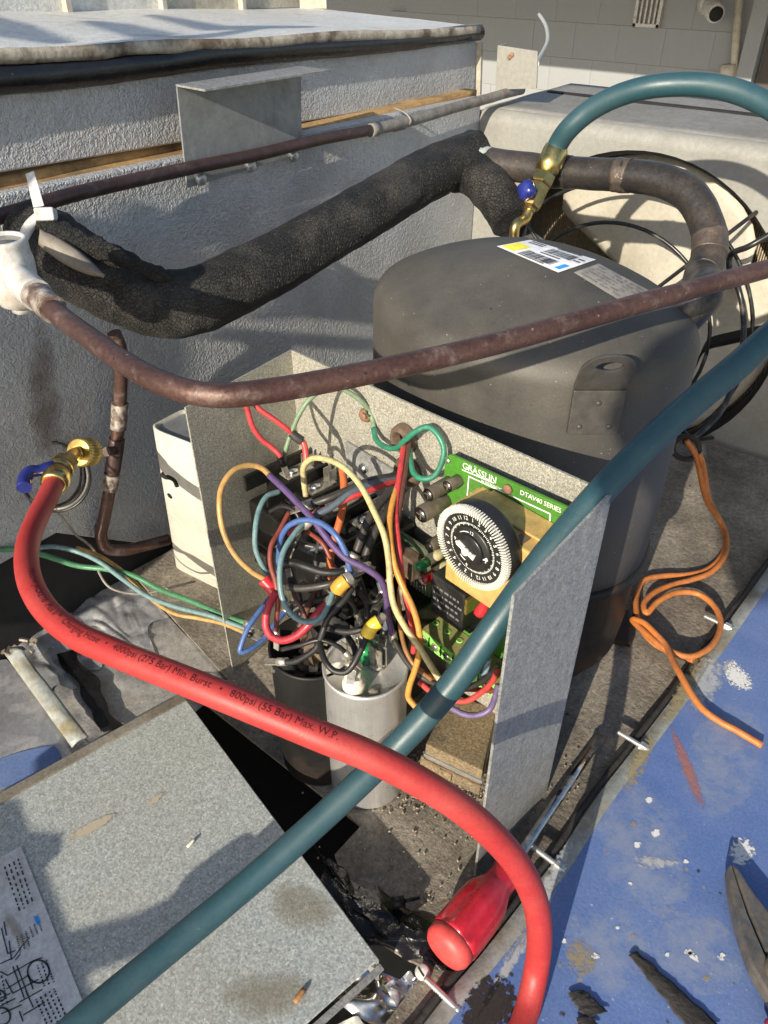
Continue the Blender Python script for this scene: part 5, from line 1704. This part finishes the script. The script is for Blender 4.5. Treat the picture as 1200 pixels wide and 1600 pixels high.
for a, b in (((0, 1506), (22, 1496)), ((22, 1496), (34, 1478)), ((34, 1478), (46, 1465)), ((0, 1518), (12, 1524)), ((12, 1524), (50, 1502)), ((50, 1502), (66, 1496)),
             ((8, 1530), (20, 1552)), ((10, 1545), (44, 1524)), ((20, 1552), (60, 1530)), ((30, 1566), (66, 1546)), ((2, 1450), (12, 1490)), ((12, 1490), (24, 1485)),
             ((6, 1440), (10, 1462)), ((14, 1470), (18, 1500)), ((20, 1510), (38, 1560)), ((26, 1508), (44, 1556)), ((36, 1586), (70, 1566)), ((24, 1500), (32, 1490)), ((40, 1548), (52, 1574)), ((0, 1560), (16, 1552)), ((0, 1572), (24, 1560)), ((2, 1584), (34, 1570)), ((30, 1580), (36, 1596)), ((44, 1524), (52, 1546))):
    stroke(a, b)
for cx_, cy_, r in ((60, 1518, 17), (3, 1588, 13), (0, 1556, 8)):
    pr_ = None
    for i in range(25):
        a = 2 * math.pi * i / 24
        p_ = (cx_ + r * math.cos(a), cy_ + r * 1.05 * math.sin(a))
        if pr_:
            stroke(pr_, p_, .0005)
        pr_ = p_
random.seed(4)
for r0, r1, n in (((28, 1342), (52, 1412), 4), ((60, 1440), (66, 1456), 3), ((84, 1545), (104, 1590), 5), ((40, 1455), (46, 1480), 3), ((72, 1500), (84, 1535), 3), ((2, 1524), (12, 1570), 3)):
    for k in range(n):
        ox = -k * 7
        oy = k * 4
        t = 0
        while t < 1:
            l = random.uniform(.03, .10)
            a = (r0[0] + (r1[0] - r0[0]) * t + ox, r0[1] + (r1[1] - r0[1]) * t + oy)
            b = (r0[0] + (r1[0] - r0[0]) * min(1, t + l) + ox, r0[1] + (r1[1] - r0[1]) * min(1, t + l) + oy)
            stroke(a, b, .00045)
            t += l + random.uniform(.03, .08)
dg.build('line_drawing', M['ink'], sh)
decal_patch([(0, 1430), (20, 1470), (60, 1500), (20, 1420)], pz + .0009, D['grime'], 'stain', sh)
MB().poly([pl(52, 1432), pl(58, 1430), pl(64, 1442), pl(58, 1446)]).build('blue_stamp', M['blueprint'], sh)
# dry leaves
for i, (px, py, ln_, lb_) in enumerate(((468, 1556, .0065, 'tiny curled brown leaf scrap near the front of the cover'), (298, 1318, .0048, 'tiny pale dry scrap in the middle of the cover'))):
    o = P(px, py, z=LH + .0025)
    lf_ = MB().grid(lambda u, v: o + V(((u - .5) * ln_ * (.55 - .3 * abs(v - .5)), (v - .5) * ln_ * 1.3, .0008 * math.sin(u * 3.1) + .0008 * v * v)) * (1 if True else 0), 4, 4).build('leaf_scrap', M['leaf'] if i == 0 else M['phenolic'], None, solid=.0004)
    tag(lf_, lb_, 'leaf')

# foil-wrapped duct edge and pan beyond the cover
fd = thing('foil_duct', 'duct wrapped in dusty wrinkled foil tape beside the dark gap', 'duct', P(180, 1050, z=-.01))
fdq = [P(12, 985, z=-.004), P(150, 905, z=-.004), P(204, 893, z=-.003), P(358, 1062, z=-.003), P(330, 1140, z=-.004), P(110, 1200, z=-.006)]


def foilf(u, v):
    a = P(40 + 160 * v, 1000 - 108 * v - 8 * math.sin(v * 3), z=-.004)
    a = P(8, 996, z=-.004).lerp(P(190, 884, z=-.004), v) + V((.004 * noise.noise(V((v * 7, 0, 0))), -.004 * noise.noise(V((v * 9, 2, 0))), 0))
    b = P(180, 1230, z=-.004).lerp(P(358, 1062, z=-.004), v)
    p = a.lerp(b, u)
    w = (.40 + .60 * (1 - u) ** 3) * (1.0 + .0 * u) * 1.0
    w = w * .0055 * (abs(noise.noise(p * 26)) - .2) + w * .0032 * (abs(noise.noise(p * 60 + V((3, 1, 0)))) - .2) + .0004 * noise.noise(p * 150) + .004 * (1 - u) ** 3 * noise.noise(p * 60)
    e = -.012 * max(0, (.10 - u) / .10) ** 2
    return p + V((0, 0, w - .002 + e))


MB().grid(lambda u, v: foilf(u * .48 * (1 + .9 * noise.noise(V((v * 5, 0, 2)))), v) + V((0, 0, .0016 + .0045 * (abs(noise.noise(V((u * 3.5, v * 9, 1)))) - .1) * math.sin(math.pi * u))), 30, 90).build('foil_crumple', M['foil'], fd)
MB().grid(foilf, 60, 60).build('foil_top', M['foil_dusty'], fd)
MB().grid(lambda u, v: foilf(0, v) + V((-.004 * u, -.002 * u, -.07 * u)), 6, 60)
MB().grid(lambda u, v: foilf(0, v) + V((-.006 * math.sin(u * 2), 0, -.09 * u)), 8, 60).build('foil_side', M['foil'], fd)
tsx = MB()
MB().grid(lambda u, v: P(88 + (30 + 14 * noise.noise(V((v * 3.3, 1, 1)))) * u + 74 * v + 10 * noise.noise(V((v * 4, 3, 3))), 1022 - 8 * u + 122 * v, z=.0005 + .0012 * noise.noise(V((u * 4, v * 9, 6)))), 8, 24).build('tape_and_shade', M['tar'], fd)  # tar tape that also stands in for the trim strip's shadow
ts = thing('trim_strip', 'pale bent metal strip lying across the foil on the left', 'strip', P(60, 1080, z=.01))
ta = [P(4, 1018, z=.008), P(34, 1016, z=.012), P(138, 1150, z=.010), P(112, 1168, z=.006)]
MB().grid(lambda u, v: (ta[0].lerp(ta[3], u)).lerp(ta[1].lerp(ta[2], u), v) + V((0, 0, .002 * math.sin(v * math.pi) + .0014 * noise.noise(V((u * 6, v * 2, 3))) + .003 * (u < .08) * v)), 24, 6).build('strip', M['lip'], ts, solid=.0012)
for i in range(9):
    c = P(18 + random.uniform(-14, 40), 1000 + random.uniform(-8, 22), z=.012)
    MB().box(c, (random.uniform(.003, .009), random.uniform(.002, .004), .002), frame_from((random.uniform(-.5, .5), random.uniform(-.5, .5), 1))).build('paint_flake', M['rim'], ts)
lp_ = thing('low_panel', 'blue-reflecting flat panel under the pale strip at the left edge', 'panel', P(60, 1150, z=-.006))
MB().prism([P(-60, 1040, z=-.006), P(10, 1030, z=-.006), P(190, 1215, z=-.006), P(-60, 1290, z=-.006)], (0, 0, -.002)).build('sheet', M['foil'], lp_)
MB().grid(lambda u, v: P(-20 + 105 * u + 10 * math.sin(v * 6), 1190 + 40 * v - 30 * u * (1 - v) + (1 - v) * 20 * (u - .5) ** 2, z=-.0045), 8, 8).build('sky_reflection', M['blue'], lp_)  # blue patch painted in as the sky's reflection on the sheet

# tar, foil scraps and the front edge of the pan
tar = thing('tar_patch', 'black tar and tape smeared along the front of the base pan', 'tar', P(620, 1440, z=0))


def tarf(u, v):
    px = 395 + 370 * u - 60 * v * (1 - u)
    top = 1225 + 265 * u + 30 * math.sin(u * 9) * (.4 + u)
    bot = 1350 + 230 * u
    p = P(px + 30 * noise.noise(V((u * 5, v * 5, 2))), top + (bot - top) * v, z=.002)
    h = .006 * noise.noise(p * 60) + .003 * noise.noise(p * 150) + .003
    ed = min(1, 6 * v, 5 * u, 5 * (1 - u))
    return p + V((0, 0, max(-.001, h * ed + .001 * ed)))


MB().grid(lambda u, v: P(505 + 250 * u + 26 * noise.noise(V((u * 6, v * 6, 4))), 1345 + 135 * u + (110 - 55 * u) * v + 20 * noise.noise(V((u * 7, v * 4, 9))), z=.0006 + .0035 * max(0, math.sin(math.pi * v)) * max(0, math.sin(math.pi * u)) + .0028 * max(0, noise.noise(V((u * 14, v * 9, 1)))) * math.sin(math.pi * v)), 40, 16).build('tar_layer', M['tar'], tar)
MB().grid(lambda u, v: P(465 + 60 * u + 30 * v, 1290 + 80 * u + 34 * v, z=.004 + .004 * noise.noise(V((u * 8, v * 5, 0)))), 16, 8).build('tape_fold', M['tar'], tar)
MB().prism([V((-.40, .02, -.034)), V((-.07, .02, -.034)), V((-.07, .15, -.034)), V((-.40, .22, -.034))], (0, 0, -.002)).build('sump', M['tar'], tar)
MB().prism([V((-.40, .1995, -.0035)), P(750, 1500, z=-.0035), P(750, 1500, z=-.034), V((-.40, .1995, -.034))], (0, .001, 0)) 
for (c4, z, mm, lb_) in (([(510, 1560), (560, 1510), (650, 1535), (600, 1610)], -.012, 'foil_gold', 'crumpled shiny foil scrap at the bottom edge beside the cover'), ([(600, 1540), (640, 1520), (675, 1545), (625, 1585)], -.006, 'foil', 'second smaller foil scrap under the white bolt'), ([(470, 1610), (560, 1590), (600, 1640), (470, 1660)], -.014, 'lip', 'pale greenish plastic scrap at the bottom edge')):
    cs = [P(*c_, z=z) for c_ in c4]
    fo_ = MB().grid(lambda u, v: (cs[0].lerp(cs[1], u)).lerp(cs[3].lerp(cs[2], u), v) + V((0, 0, .006 * noise.noise(V((u * 2.6, v * 2.6, z * 99))) + .0012 * noise.noise(V((u * 6, v * 6, z * 50))))), 24, 24).build('foil_scrap', M[mm], None)
    tag(fo_, lb_, 'scrap')
tw = MB().tube([P(612, 1412, z=.008), P(632, 1408, z=.008)], .0035, 12, 2)
tw.tube([P(632, 1408, z=.008), P(655, 1403, z=.006)], .0012, 8, 2)
tag(tw.build('loose_plug', M['black']), 'small loose black plug lying on the shaded pan', 'plug')

# loose grit on the pan under the transformer
random.seed(31)
gr = MB()
for i in range(1300):
    px, py = random.gauss(690, 45), random.gauss(1215, 26)
    if i > 1000:
        px, py = random.uniform(450, 1000), random.uniform(1180, 1440)
    c = P(px, py, z=.0012)
    if c.x > -.085:
        continue
    s = random.uniform(.0005, .0015)
    gr.box(c, (s, s * random.uniform(.6, 1), s * .8), frame_from((random.uniform(-1, 1), random.uniform(-1, 1), random.uniform(.3, 1))))
go = gr.build('grit', M['grit'])
tag(go, 'loose grit and crumbs scattered on the base pan', 'grit', kind='stuff')

# ================================================================== RIGHT: blue panel, bolts, cable, screwdriver, pliers
BZ = .012
bp_ = thing('blue_panel', 'casing panel coloured blue for reflected sky, scuffed with white and yellow', 'panel', P(1000, 1350, z=BZ))
ep = [P(640, 1625, z=BZ), P(700, 1548, z=BZ), P(760, 1478, z=BZ), P(830, 1388, z=BZ), P(870, 1337, z=BZ), P(925, 1252, z=BZ), P(1000, 1155, z=BZ), P(1100, 1022, z=BZ), P(1203, 880, z=BZ)]
ext = [ep[0] + (ep[0] - ep[1]) * 2.2] + ep + [ep[-1] + (ep[-1] - ep[-2]) * 1.6]
es = spline(ext, 6)
lipw = .011


def bluef(u, v):
    i = u * (len(es) - 1)
    k = min(int(i), len(es) - 2)
    p = es[k].lerp(es[k + 1], i - k)
    w = lipw + v * .42
    return V((p.x + w, p.y - .02 * v, BZ))


MB().grid(bluef, 60, 24).build('sheet', M['blue'], bp_)
MB().grid(lambda u, v: (lambda p: V((p.x - .42 * 0 - lipw * (1 - v), p.y, p.z + .0002 - .004 * (1 - v) ** 2)))(bluef(u, 0)), 80, 5).build('lip', M['lip'], bp_)
MB().grid(lambda u, v: (lambda p: V((p.x - lipw, p.y, p.z - .004 - .03 * v)))(bluef(u, 0)), 80, 2).build('inner_flange', M['seal'], bp_)
MB().tube([V((p.x - .0035 + .0008 * noise.noise(p * 60), p.y, BZ - .004 + .0012 * noise.noise(p * 40))) for p in es], .0022, 8, raw=True, jit=.0008, jsc=120).build('seal_strip', M['seal'], bp_)


def bp_decal(corners, key, name, lift=.0004):
    decal_patch(corners, BZ + lift, D[key], name, bp_)


bp_decal([(1105, 1385), (1120, 1445), (1205, 1350), (1140, 1290)], 'whitescuff', 'white_scuff') if False else None
bp_decal([(1130, 1315), (1145, 1365), (1190, 1345), (1172, 1300)], 'whitescuff', 'white_scuff')
bp_decal([(1040, 1132), (1052, 1128), (1112, 1262), (1090, 1274)], 'rustline', 'orange_scrape')
bp_decal([(1020, 1140), (1040, 1150), (1120, 1020), (1090, 1010)], 'yellowgrime', 'yellow_grime')
bp_decal([(960, 1240), (990, 1250), (1040, 1130), (1010, 1140)], 'yellowgrime', 'yellow_grime')
bp_decal([(1060, 1120), (1120, 1110), (1140, 1030), (1090, 1010)], 'palescuff', 'pale_scuff')
bp_decal([(1120, 1060), (1170, 1090), (1190, 1070), (1130, 1010)], 'whitescuff', 'white_scuff')
bp_decal([(770, 1540), (850, 1440), (910, 1310), (880, 1300)], 'palescuff', 'pale_scuff')
bp_decal([(740, 1600), (800, 1520), (860, 1430), (810, 1440)], 'palescuff', 'pale_scuff')
bp_decal([(870, 1500), (910, 1540), (950, 1500), (900, 1450)], 'yellowgrime', 'yellow_grime')
bp_decal([(700, 1600), (760, 1640), (830, 1560), (760, 1500)], 'grease', 'grease_patch')
bp_decal([(980, 1330), (1060, 1345), (1080, 1350), (1000, 1365)], 'palescuff', 'pale_scuff')
bp_decal([(1090, 1490), (1065, 1480), (1080, 1500), (1100, 1510)], 'whitescuff', 'white_scuff')
for px, py, r in ((1075, 1487, 7), (1128, 1495, 6), (1043, 1492, 4), (990, 1463, 4), (965, 1449, 6), (985, 1381, 4), (881, 1470, 5), (875, 1508, 6), (908, 1522, 6), (931, 1494, 6), (1105, 1527, 7), (1014, 1250, 6), (1072, 1346, 4), (948, 1333, 5), (1025, 1302, 7), (990, 1288, 5), (996, 1320, 6)):
    r *= random.uniform(.55, .9)
    bp_decal([(px - r * 1.6, py - r * 1.2), (px - r * 1.4, py + r * 1.4), (px + r * 1.6, py + r * 1.2), (px + r * 1.4, py - r * 1.4)], 'yellowgrime' if px in (875, 908, 1105, 948, 990) else 'whitescuff', 'paint_chip')


for c4_ in ([(900, 1240), (960, 1460), (1120, 1420), (1040, 1200)], [(1040, 1180), (1100, 1320), (1220, 1200), (1160, 1060)], [(860, 1420), (900, 1560), (1040, 1560), (1000, 1400)], [(1000, 1420), (1040, 1560), (1190, 1560), (1120, 1400)]):
    bp_decal(c4_, 'dust', 'dust_film', .0003)


def smear(outline, m, name, n=40):
    c4 = [P(*c_, z=BZ + .0018) for c_ in outline]

    def fn(u, v):
        wob_ = .0011 * noise.noise(V((u * 8, 0, 5))) * (1 - v) - .0011 * noise.noise(V((u * 8, 3, 5))) * v
        p = (c4[0].lerp(c4[1], u)).lerp(c4[3].lerp(c4[2], u), v)
        d = (c4[3] - c4[0]).normalized()
        return p + d * wob_ + V((0, 0, .0008 * math.sin(math.pi * v) + .0004 * noise.noise(p * 400)))
    MB().grid(fn, n, 10).build(name, m, bp_, solid=.0006)


smear([(982, 1492), (1090, 1625), (1125, 1602), (996, 1486)], M['seal'], 'tar_streak')
smear([(886, 1552), (915, 1592), (950, 1580), (912, 1546)], M['seal'], 'tar_blob')
smear([(900, 1590), (905, 1605), (935, 1602), (925, 1588)], M['seal'], 'tar_blob', 12)

# bolts through the lip
bolts = [((965, 1143), (1001, 1167), 'zinc bolt through the panel lip beside the screwdriver tip'), ((831, 1322), (866, 1345), 'zinc bolt through the panel lip by the red hose bend'),
         ((1100, 962), (1128, 978), 'zinc bolt through the panel lip inside the orange cable coil'), ((664, 1528), (692, 1562), 'zinc bolt at the bottom edge beside the foil scraps')]
proto = None
for (a, b, lb_) in bolts:
    pa, pb_ = P(*a, z=.010), P(*b, z=.0125)
    if proto is None:
        d = V((1, -.10, .03)).normalized()
        proto = thing('bolt', lb_, 'bolt', pa, 'zinc bolts along the panel lip')
        MB().lathe([(.0015, 0)] + [((.0021 if k % 2 else .0017), .0006 + k * .0007) for k in range(34)] + [(.0022, .026)], pa, d, 12).build('thread', M['zinc'], proto)
        MB().lathe([(.0037, .019), (.0037, .0236), (.0032, .0244), (0, .0244)], pa, d, 6, smooth=False).build('nut', M['zinc'], proto)
    else:
        bo_ = dup(proto, pa - V(proto.location), lb_)
        if 'foil' in lb_:
            bpy.data.objects.remove([c for c in bo_.children if c.name.startswith('nut')][0])
nb = thing('white_cap_screw', 'screw with a round white cap at the bottom beside the red handle', 'screw', P(666, 1524, z=.004))
MB().lathe([(.0025, -.006), (.0025, .004), (.0044, .004), (.0046, .0055), (.0042, .007), (0, .0072)], P(666, 1520, z=.002), (-.2, -.5, .85), 20).build('cap', M['whitecap'], nb)
MB().box(P(666, 1520, z=.002) + V((-.2, -.5, .85)).normalized() * .0074, (.006, .0009, .0005), frame_from((-.2, -.5, .85))).build('slot', M['void'], nb)

# orange cable
oc = thing('orange_cable', 'orange twin cable coiled on the pan with one end over the blue panel', 'cable', P(1060, 940, z=0))
o1 = [(1072, 688, .12), (1084, 705, .11), (1092, 730, .09), (1099, 765, .065), (1108, 790, .04), (1125, 815, .015), (1134, 842, .008), (1128, 868, .006), (1105, 890, .005), (1075, 898, .005), (1035, 900, .006), (1008, 906, .008), (996, 925, .009), (994, 950, .010), (1000, 978, .010), (1018, 1002, .009), (1045, 1018, .009), (1072, 1028, .010), (1084, 1032, .012)]
o2 = [(1074, 690, .117), (1093, 712, .105), (1101, 742, .08), (1106, 775, .055), (1118, 800, .022), (1131, 825, .012), (1136, 848, .011), (1131, 872, .009), (1108, 896, .008), (1080, 906, .008), (1050, 914, .010), (1022, 926, .013), (1006, 944, .014), (1010, 958, .014), (1028, 940, .016), (1058, 926, .014), (1090, 928, .012), (1113, 944, .012), (1126, 970, .012), (1118, 1000, .013), (1100, 1018, .014), (1074, 1026, .015), (1040, 1014, .014), (1012, 992, .013), (988, 968, .012), (1004, 972, .016), (1024, 990, .016), (1040, 1008, .016), (1050, 1030, .018), (1064, 1056, .020), (1080, 1084, .019), (1098, 1108, .0175), (1124, 1127, .0165), (1152, 1142, .016), (1191, 1165, .015)]
MB().tube([P(a, b, z=c) for a, b, c in o1], .0027, 10, 6).build('strand', M['orange'], oc)
MB().tube([P(a, b, z=c) for a, b, c in o2], .0027, 10, 6).build('strand', M['orange'], oc)
pcl = thing('cable_clamp', 'grey ring clamp holding the orange cable below the fan opening', 'clamp', P(1070, 700, z=.11))
cl_ = P(1072, 700, z=.11)
MB().tube([cl_ + (V((1, .2, 0)) * math.cos(t * math.pi / 8) + V((0, .1, 1)) * math.sin(t * math.pi / 8)) * .0115 for t in range(17)], .0026, 10, 2).build('ring', M['seal'], pcl)
MB().tube([cl_ + V((-.010, -.003, -.003)), cl_ + V((-.040, -.012, -.010))], .005, 12, 2).build('stub', M['galv_dark'], pcl)

# screwdriver
sd = thing('screwdriver', 'red-handled flat screwdriver lying in the gap beside the blue panel', 'screwdriver', P(740, 1430, z=.02))
s0, s1, s2 = P(690, 1492, z=.0215), P(802, 1352, z=.020), P(940, 1148, z=.006)
ax = (s1 - s0).normalized()
hl_ = (s1 - s0).length
R = .0158
flute = lambda a, h: 1 - .11 * max(0, math.cos(6 * a)) ** .8 * (1 if .0124 < h < hl_ * .50 else .4 if h < hl_ * .65 and h > .0124 else 0)
MB().lathe([(R * .94, .0105), (R * 1.0, .0125), (R * 1.0, hl_ * .22), (R * 1.0, hl_ * .45), (R * .95, hl_ * .60), (R * .66, hl_ * .73), (R * .60, hl_ * .82), (R * .66, hl_ * .92), (R * .60, hl_), (0, hl_)], s0, ax, 60, rmod=flute).build('handle', M['redhandle'], sd)
MB().lathe([(0, .0000), (R * .5, .0004), (R * .80, .0020), (R * .93, .0050), (R * .96, .0100), (R * .90, .0108), (0, .0108)], s0, ax, 40).build('butt', M['redend'], sd)
MB().tube([s1, s1.lerp(s2, .86)], .0034, 16, 4).build('shaft', M['blade_steel'], sd)
bt = s1.lerp(s2, .84)
bd = (s2 - s1).normalized()
bside = bd.cross(V((0, 0, 1))).normalized()
rows = []
for t, w_, th in ((0, .0034, .0034), (.25, .0040, .0030), (.55, .0050, .0020), (.8, .0046, .0012), (1, .0036, .0006)):
    c = bt.lerp(s2, t)
    un = bside.cross(bd)
    rows.append([c + bside * w_ * math.cos(a) + un * th * math.sin(a) for a in [2 * math.pi * k / 16 for k in range(16)]])
m_ = loft(rows, MB())
m_.face(range(len(m_.v) - 16, len(m_.v)))
m_.build('tip', M['plier'], sd)

# pliers (only the jaws are in the picture)
pz_ = BZ + .003
pls = thing('pliers', 'dark long-nosed pliers lying on the blue panel at the right edge', 'pliers', P(1190, 1480, z=pz_))


def jaw(pts_, th, name, m, z=None):
    lo = [P(a, b, z=pz_ if z is None else z) for a, b in pts_]
    MB().prism(lo, (0, 0, th)).build(name, m, pls, bevel=.0022)


jaw([(1131, 1366), (1136, 1363), (1160, 1440), (1185, 1500), (1220, 1560), (1226, 1610), (1200, 1580), (1166, 1520), (1146, 1460), (1134, 1400)], .011, 'jaw', M['plier'])
jaw([(1137, 1363), (1146, 1370), (1172, 1410), (1205, 1452), (1240, 1500), (1250, 1560), (1222, 1552), (1188, 1498), (1163, 1440), (1142, 1380)], .011, 'jaw', M['plier'])
MB().lathe([(.011, 0), (.011, .001), (.009, .002), (0, .002)], P(1226, 1520, z=pz_ + .011), (0, 0, 1), 20).build('pivot', M['plier'], pls)
MB().tube([P(1215, 1590, z=pz_ + .006), P(1240, 1640, z=pz_ + .006), P(1290, 1760, z=pz_ + .006)], .008, 14, 4).build('handle', M['redhandle'], pls)
MB().tube([P(1245, 1560, z=pz_ + .006), P(1290, 1600, z=pz_ + .006), P(1400, 1720, z=pz_ + .006)], .008, 14, 4).build('handle', M['redhandle'], pls)

# ================================================================== CHARGING HOSES
def hexnut(mb, o, ax_, r, h):
    return mb.lathe([(r * .9, 0), (r, h * .12), (r, h * .88), (r * .9, h)], o, ax_, 6, smooth=False)


bh = thing('teal_charging_hose', 'teal charging hose with a brass valve, arching over the fan housing and crossing the front', 'hose', P(870, 250, d=.645))
b1 = [(866, 240, .640), (874, 222, .634), (890, 200, .622), (920, 174, .61), (960, 152, .595), (1010, 137, .58), (1060, 132, .57), (1110, 134, .56), (1160, 146, .55), (1205, 168, .54), (1260, 205, .525), (1320, 260, .505), (1360, 330, .48), (1350, 400, .455), (1290, 462, .435), (1210, 520, .42), (1160, 565, .415), (1080, 632, .41), (1000, 705, .405), (930, 778, .402), (850, 872, .40), (780, 968, .40), (700, 1078, .410), (620, 1166, .418), (540, 1244, .414), (440, 1335, .405), (340, 1420, .393), (240, 1502, .376), (130, 1594, .355), (20, 1695, .335)]
MB().tube([P(a, b, d=c) for a, b, c in b1] + [V((-.196, -.08, .130)), V((-.19, -.19, .165))], .0077, 24, 10, rfun=lambda t, a: .0085 - .0015 * t).build('rubber_hose', M['teal'], bh)
# brass end: ferrule, coupling, valve body, elbow stem
e0 = P(868, 236, d=.640)
e1 = P(834, 312, d=.640)
e2 = P(808, 358, d=.640)
axb = (e1 - e0).normalized()
MB().lathe([(.0088, -.002), (.0100, 0), (.0105, .003), (.0105, .014), (.0098, .020), (.0080, .021), (.0080, .024)], e0 - axb * .002, axb, 40,
           rmod=lambda a, h: 1 - .035 * (math.cos(12 * a) > .2) * (.003 < h < .019)).build('crimp_ferrule', M['brass'], bh)
cpl = hexnut(MB(), e0 + axb * .021, axb, .0098, .010).build('coupling_nut', M['brass'], bh)
vb = MB().lathe([(.0075, 0), (.0088, .001), (.0088, .018), (.0075, .020), (.0055, .0215), (.0055, .024)], e0 + axb * .031, axb, 6, smooth=False).build('valve_body', M['brass'], bh)
kd = (P(805, 292, d=.62) - P(838, 300, d=.64)).normalized()
kc_ = e0 + axb * .038
MB().tube([kc_, kc_ + kd * .012], .0042, 12, 2).build('valve_stem', M['brass'], vb)
kb = MB().lathe([(.005, 0), (.0072, .001), (.0080, .004), (.0072, .008), (.004, .0095), (0, .010)], kc_ + kd * .010, kd, 20, rmod=lambda a, h: 1 + .10 * math.cos(4 * a)).build('blue_knob', M['blueplastic'], bh)
est = e0 + axb * .054
MB().tube([est, est + axb * .008, P(806, 352, d=.636), P(803, 370, d=.64), P(801, 395, d=.645)], .0042, 14, 6).build('elbow_stem', M['brass'], bh)

rh = thing('red_charging_hose', 'red refrigerant charging hose with black print and a brass blue-handled valve', 'hose', P(78, 765, d=.5))
r1 = [(86, 752, .535), (74, 778, .52), (58, 810, .50), (44, 848, .475), (42, 885, .452), (52, 922, .43), (76, 958, .412), (120, 993, .393), (180, 1020, .378), (250, 1048, .366), (330, 1080, .356), (420, 1117, .350), (500, 1150, .347), (570, 1178, .347), (640, 1213, .350), (705, 1252, .356), (762, 1298, .366), (808, 1350, .382), (836, 1408, .402), (843, 1462, .420), (838, 1515, .432), (826, 1570, .428), (808, 1625, .415), (780, 1700, .395)]
rpath = spline([P(a, b, d=c) for a, b, c in r1] + [V((.02, .035, .021)), V((.12, -.02, .021)), V((.26, .0, .021))], 12)
RR = .0070
MB().tube(rpath, RR, 28, raw=True).build('rubber_hose', M['redhose'], rh)
# lettering wrapped on the hose, reading along it on the side that faces up and back
T_, _n = frames(rpath)
cum = [0]
for a, b in zip(rpath, rpath[1:]):
    cum.append(cum[-1] + (b - a).length)


def hose_at(s):
    for i in range(len(cum) - 1):
        if cum[i + 1] >= s:
            t = (s - cum[i]) / (cum[i + 1] - cum[i])
            return rpath[i].lerp(rpath[i + 1], t), T_[i].lerp(T_[i + 1], t).normalized()
    return rpath[-1], T_[-1]


def hose_print(lean):
    def fn(x, y):
        p, t = hose_at(x)
        toc = (ORI - p)
        toc = (toc - t * toc.dot(t)).normalized()
        side = t.cross(toc) * -1
        a = lean - 0 + y / RR
        d = toc * math.cos(a) + side * math.sin(a)
        return p + d * (RR + .00016)
    return fn


# find arc length where the print starts
st_ = 0
tgt = P(46, 905, d=.44)
st_ = min(range(len(rpath)), key=lambda i: (rpath[i] - tgt).length)
hp_ = hose_print(.14)
tm = MB()
s_ = cum[st_]
for wtxt, sz, gap in (('YELLOW JACKET®', .0048, .0032), ('Plus II™', .0050, .004), ('Charging Hose', .0052, .004), ('•', .0050, .004), ('4000psi (275 Bar) Min. Burst', .0049, .004), ('•', .0049, .004), ('800psi (55 Bar) Max. W.P.', .0049, .01)):
    w_ = add_text(tm, wtxt, (lambda s0_: lambda x, y: hp_(s0_ + x, y))(s_), sz, 1.0, cell=.0016)
    s_ += w_ + gap
tm.build('hose_print', M['print'], rh)
# brass fitting at the top end
f0 = rpath[0]
fa = (rpath[0] - rpath[3]).normalized()
MB().lathe([(.0078, -.004), (.0092, -.003), (.0096, .004), (.0088, .010), (.0078, .011), (.0090, .0115), (.0090, .017), (.0075, .018)], f0, fa, 36).build('crimp_ferrule', M['brass'], rh)
fe = f0 + fa * .016
f2 = P(122, 706, d=.595)
fb_ = (f2 - fe).normalized()
vbo = MB().lathe([(.0072, 0), (.0085, .001), (.0085, .016), (.007, .018), (.0052, .019), (.0052, .026)], fe, fb_, 6, smooth=False).build('valve_body', M['brass'], rh)
hd0 = fe + fb_ * .008
hq = [hd0, P(82, 728, d=.54), P(62, 735, d=.535), P(46, 738, d=.53), P(38, 750, d=.525), P(38, 762, d=.52)]
MB().tube(hq, .0058, 14, 6, rfun=lambda t, a: .0036 + .0014 * t).build('blue_handle', M['blueplastic'], rh)
f3 = P(134, 706, d=.60)
fx = (P(160, 705, d=.63) - P(122, 707, d=.60)).normalized()
MB().tube([fe + fb_ * .018, P(118, 709, d=.597), P(126, 707, d=.60)], .0050, 14, 3).build('swivel', M['brass'], rh)
MB().lathe([(.006, 0), (.0102, .0004)] + [(.0112, .0012 + k * .0007) for k in range(21)] + [(.0102, .0164), (.004, .017)], P(122, 707, d=.60), fx, 96, smooth=False, rmod=lambda a, h: 1 + (.05 * math.cos(16 * a + h * 2100) * math.cos(16 * a - h * 2100) if .001 < h < .0158 else 0)).build('knurled_nut', M['brass_knurl'], rh)

# rust run under the sight glass, on the wall
rr_ = [P(40, 490, x=WX + .0012), P(85, 495, x=WX + .0012), P(110, 720, x=WX + .0012), P(40, 740, x=WX + .0012)]
MB().grid(lambda u, v: (rr_[0].lerp(rr_[1], u)).lerp(rr_[3].lerp(rr_[2], u), v), 6, 6, uv=True).build('rust_run', D['rustrun'], lw)
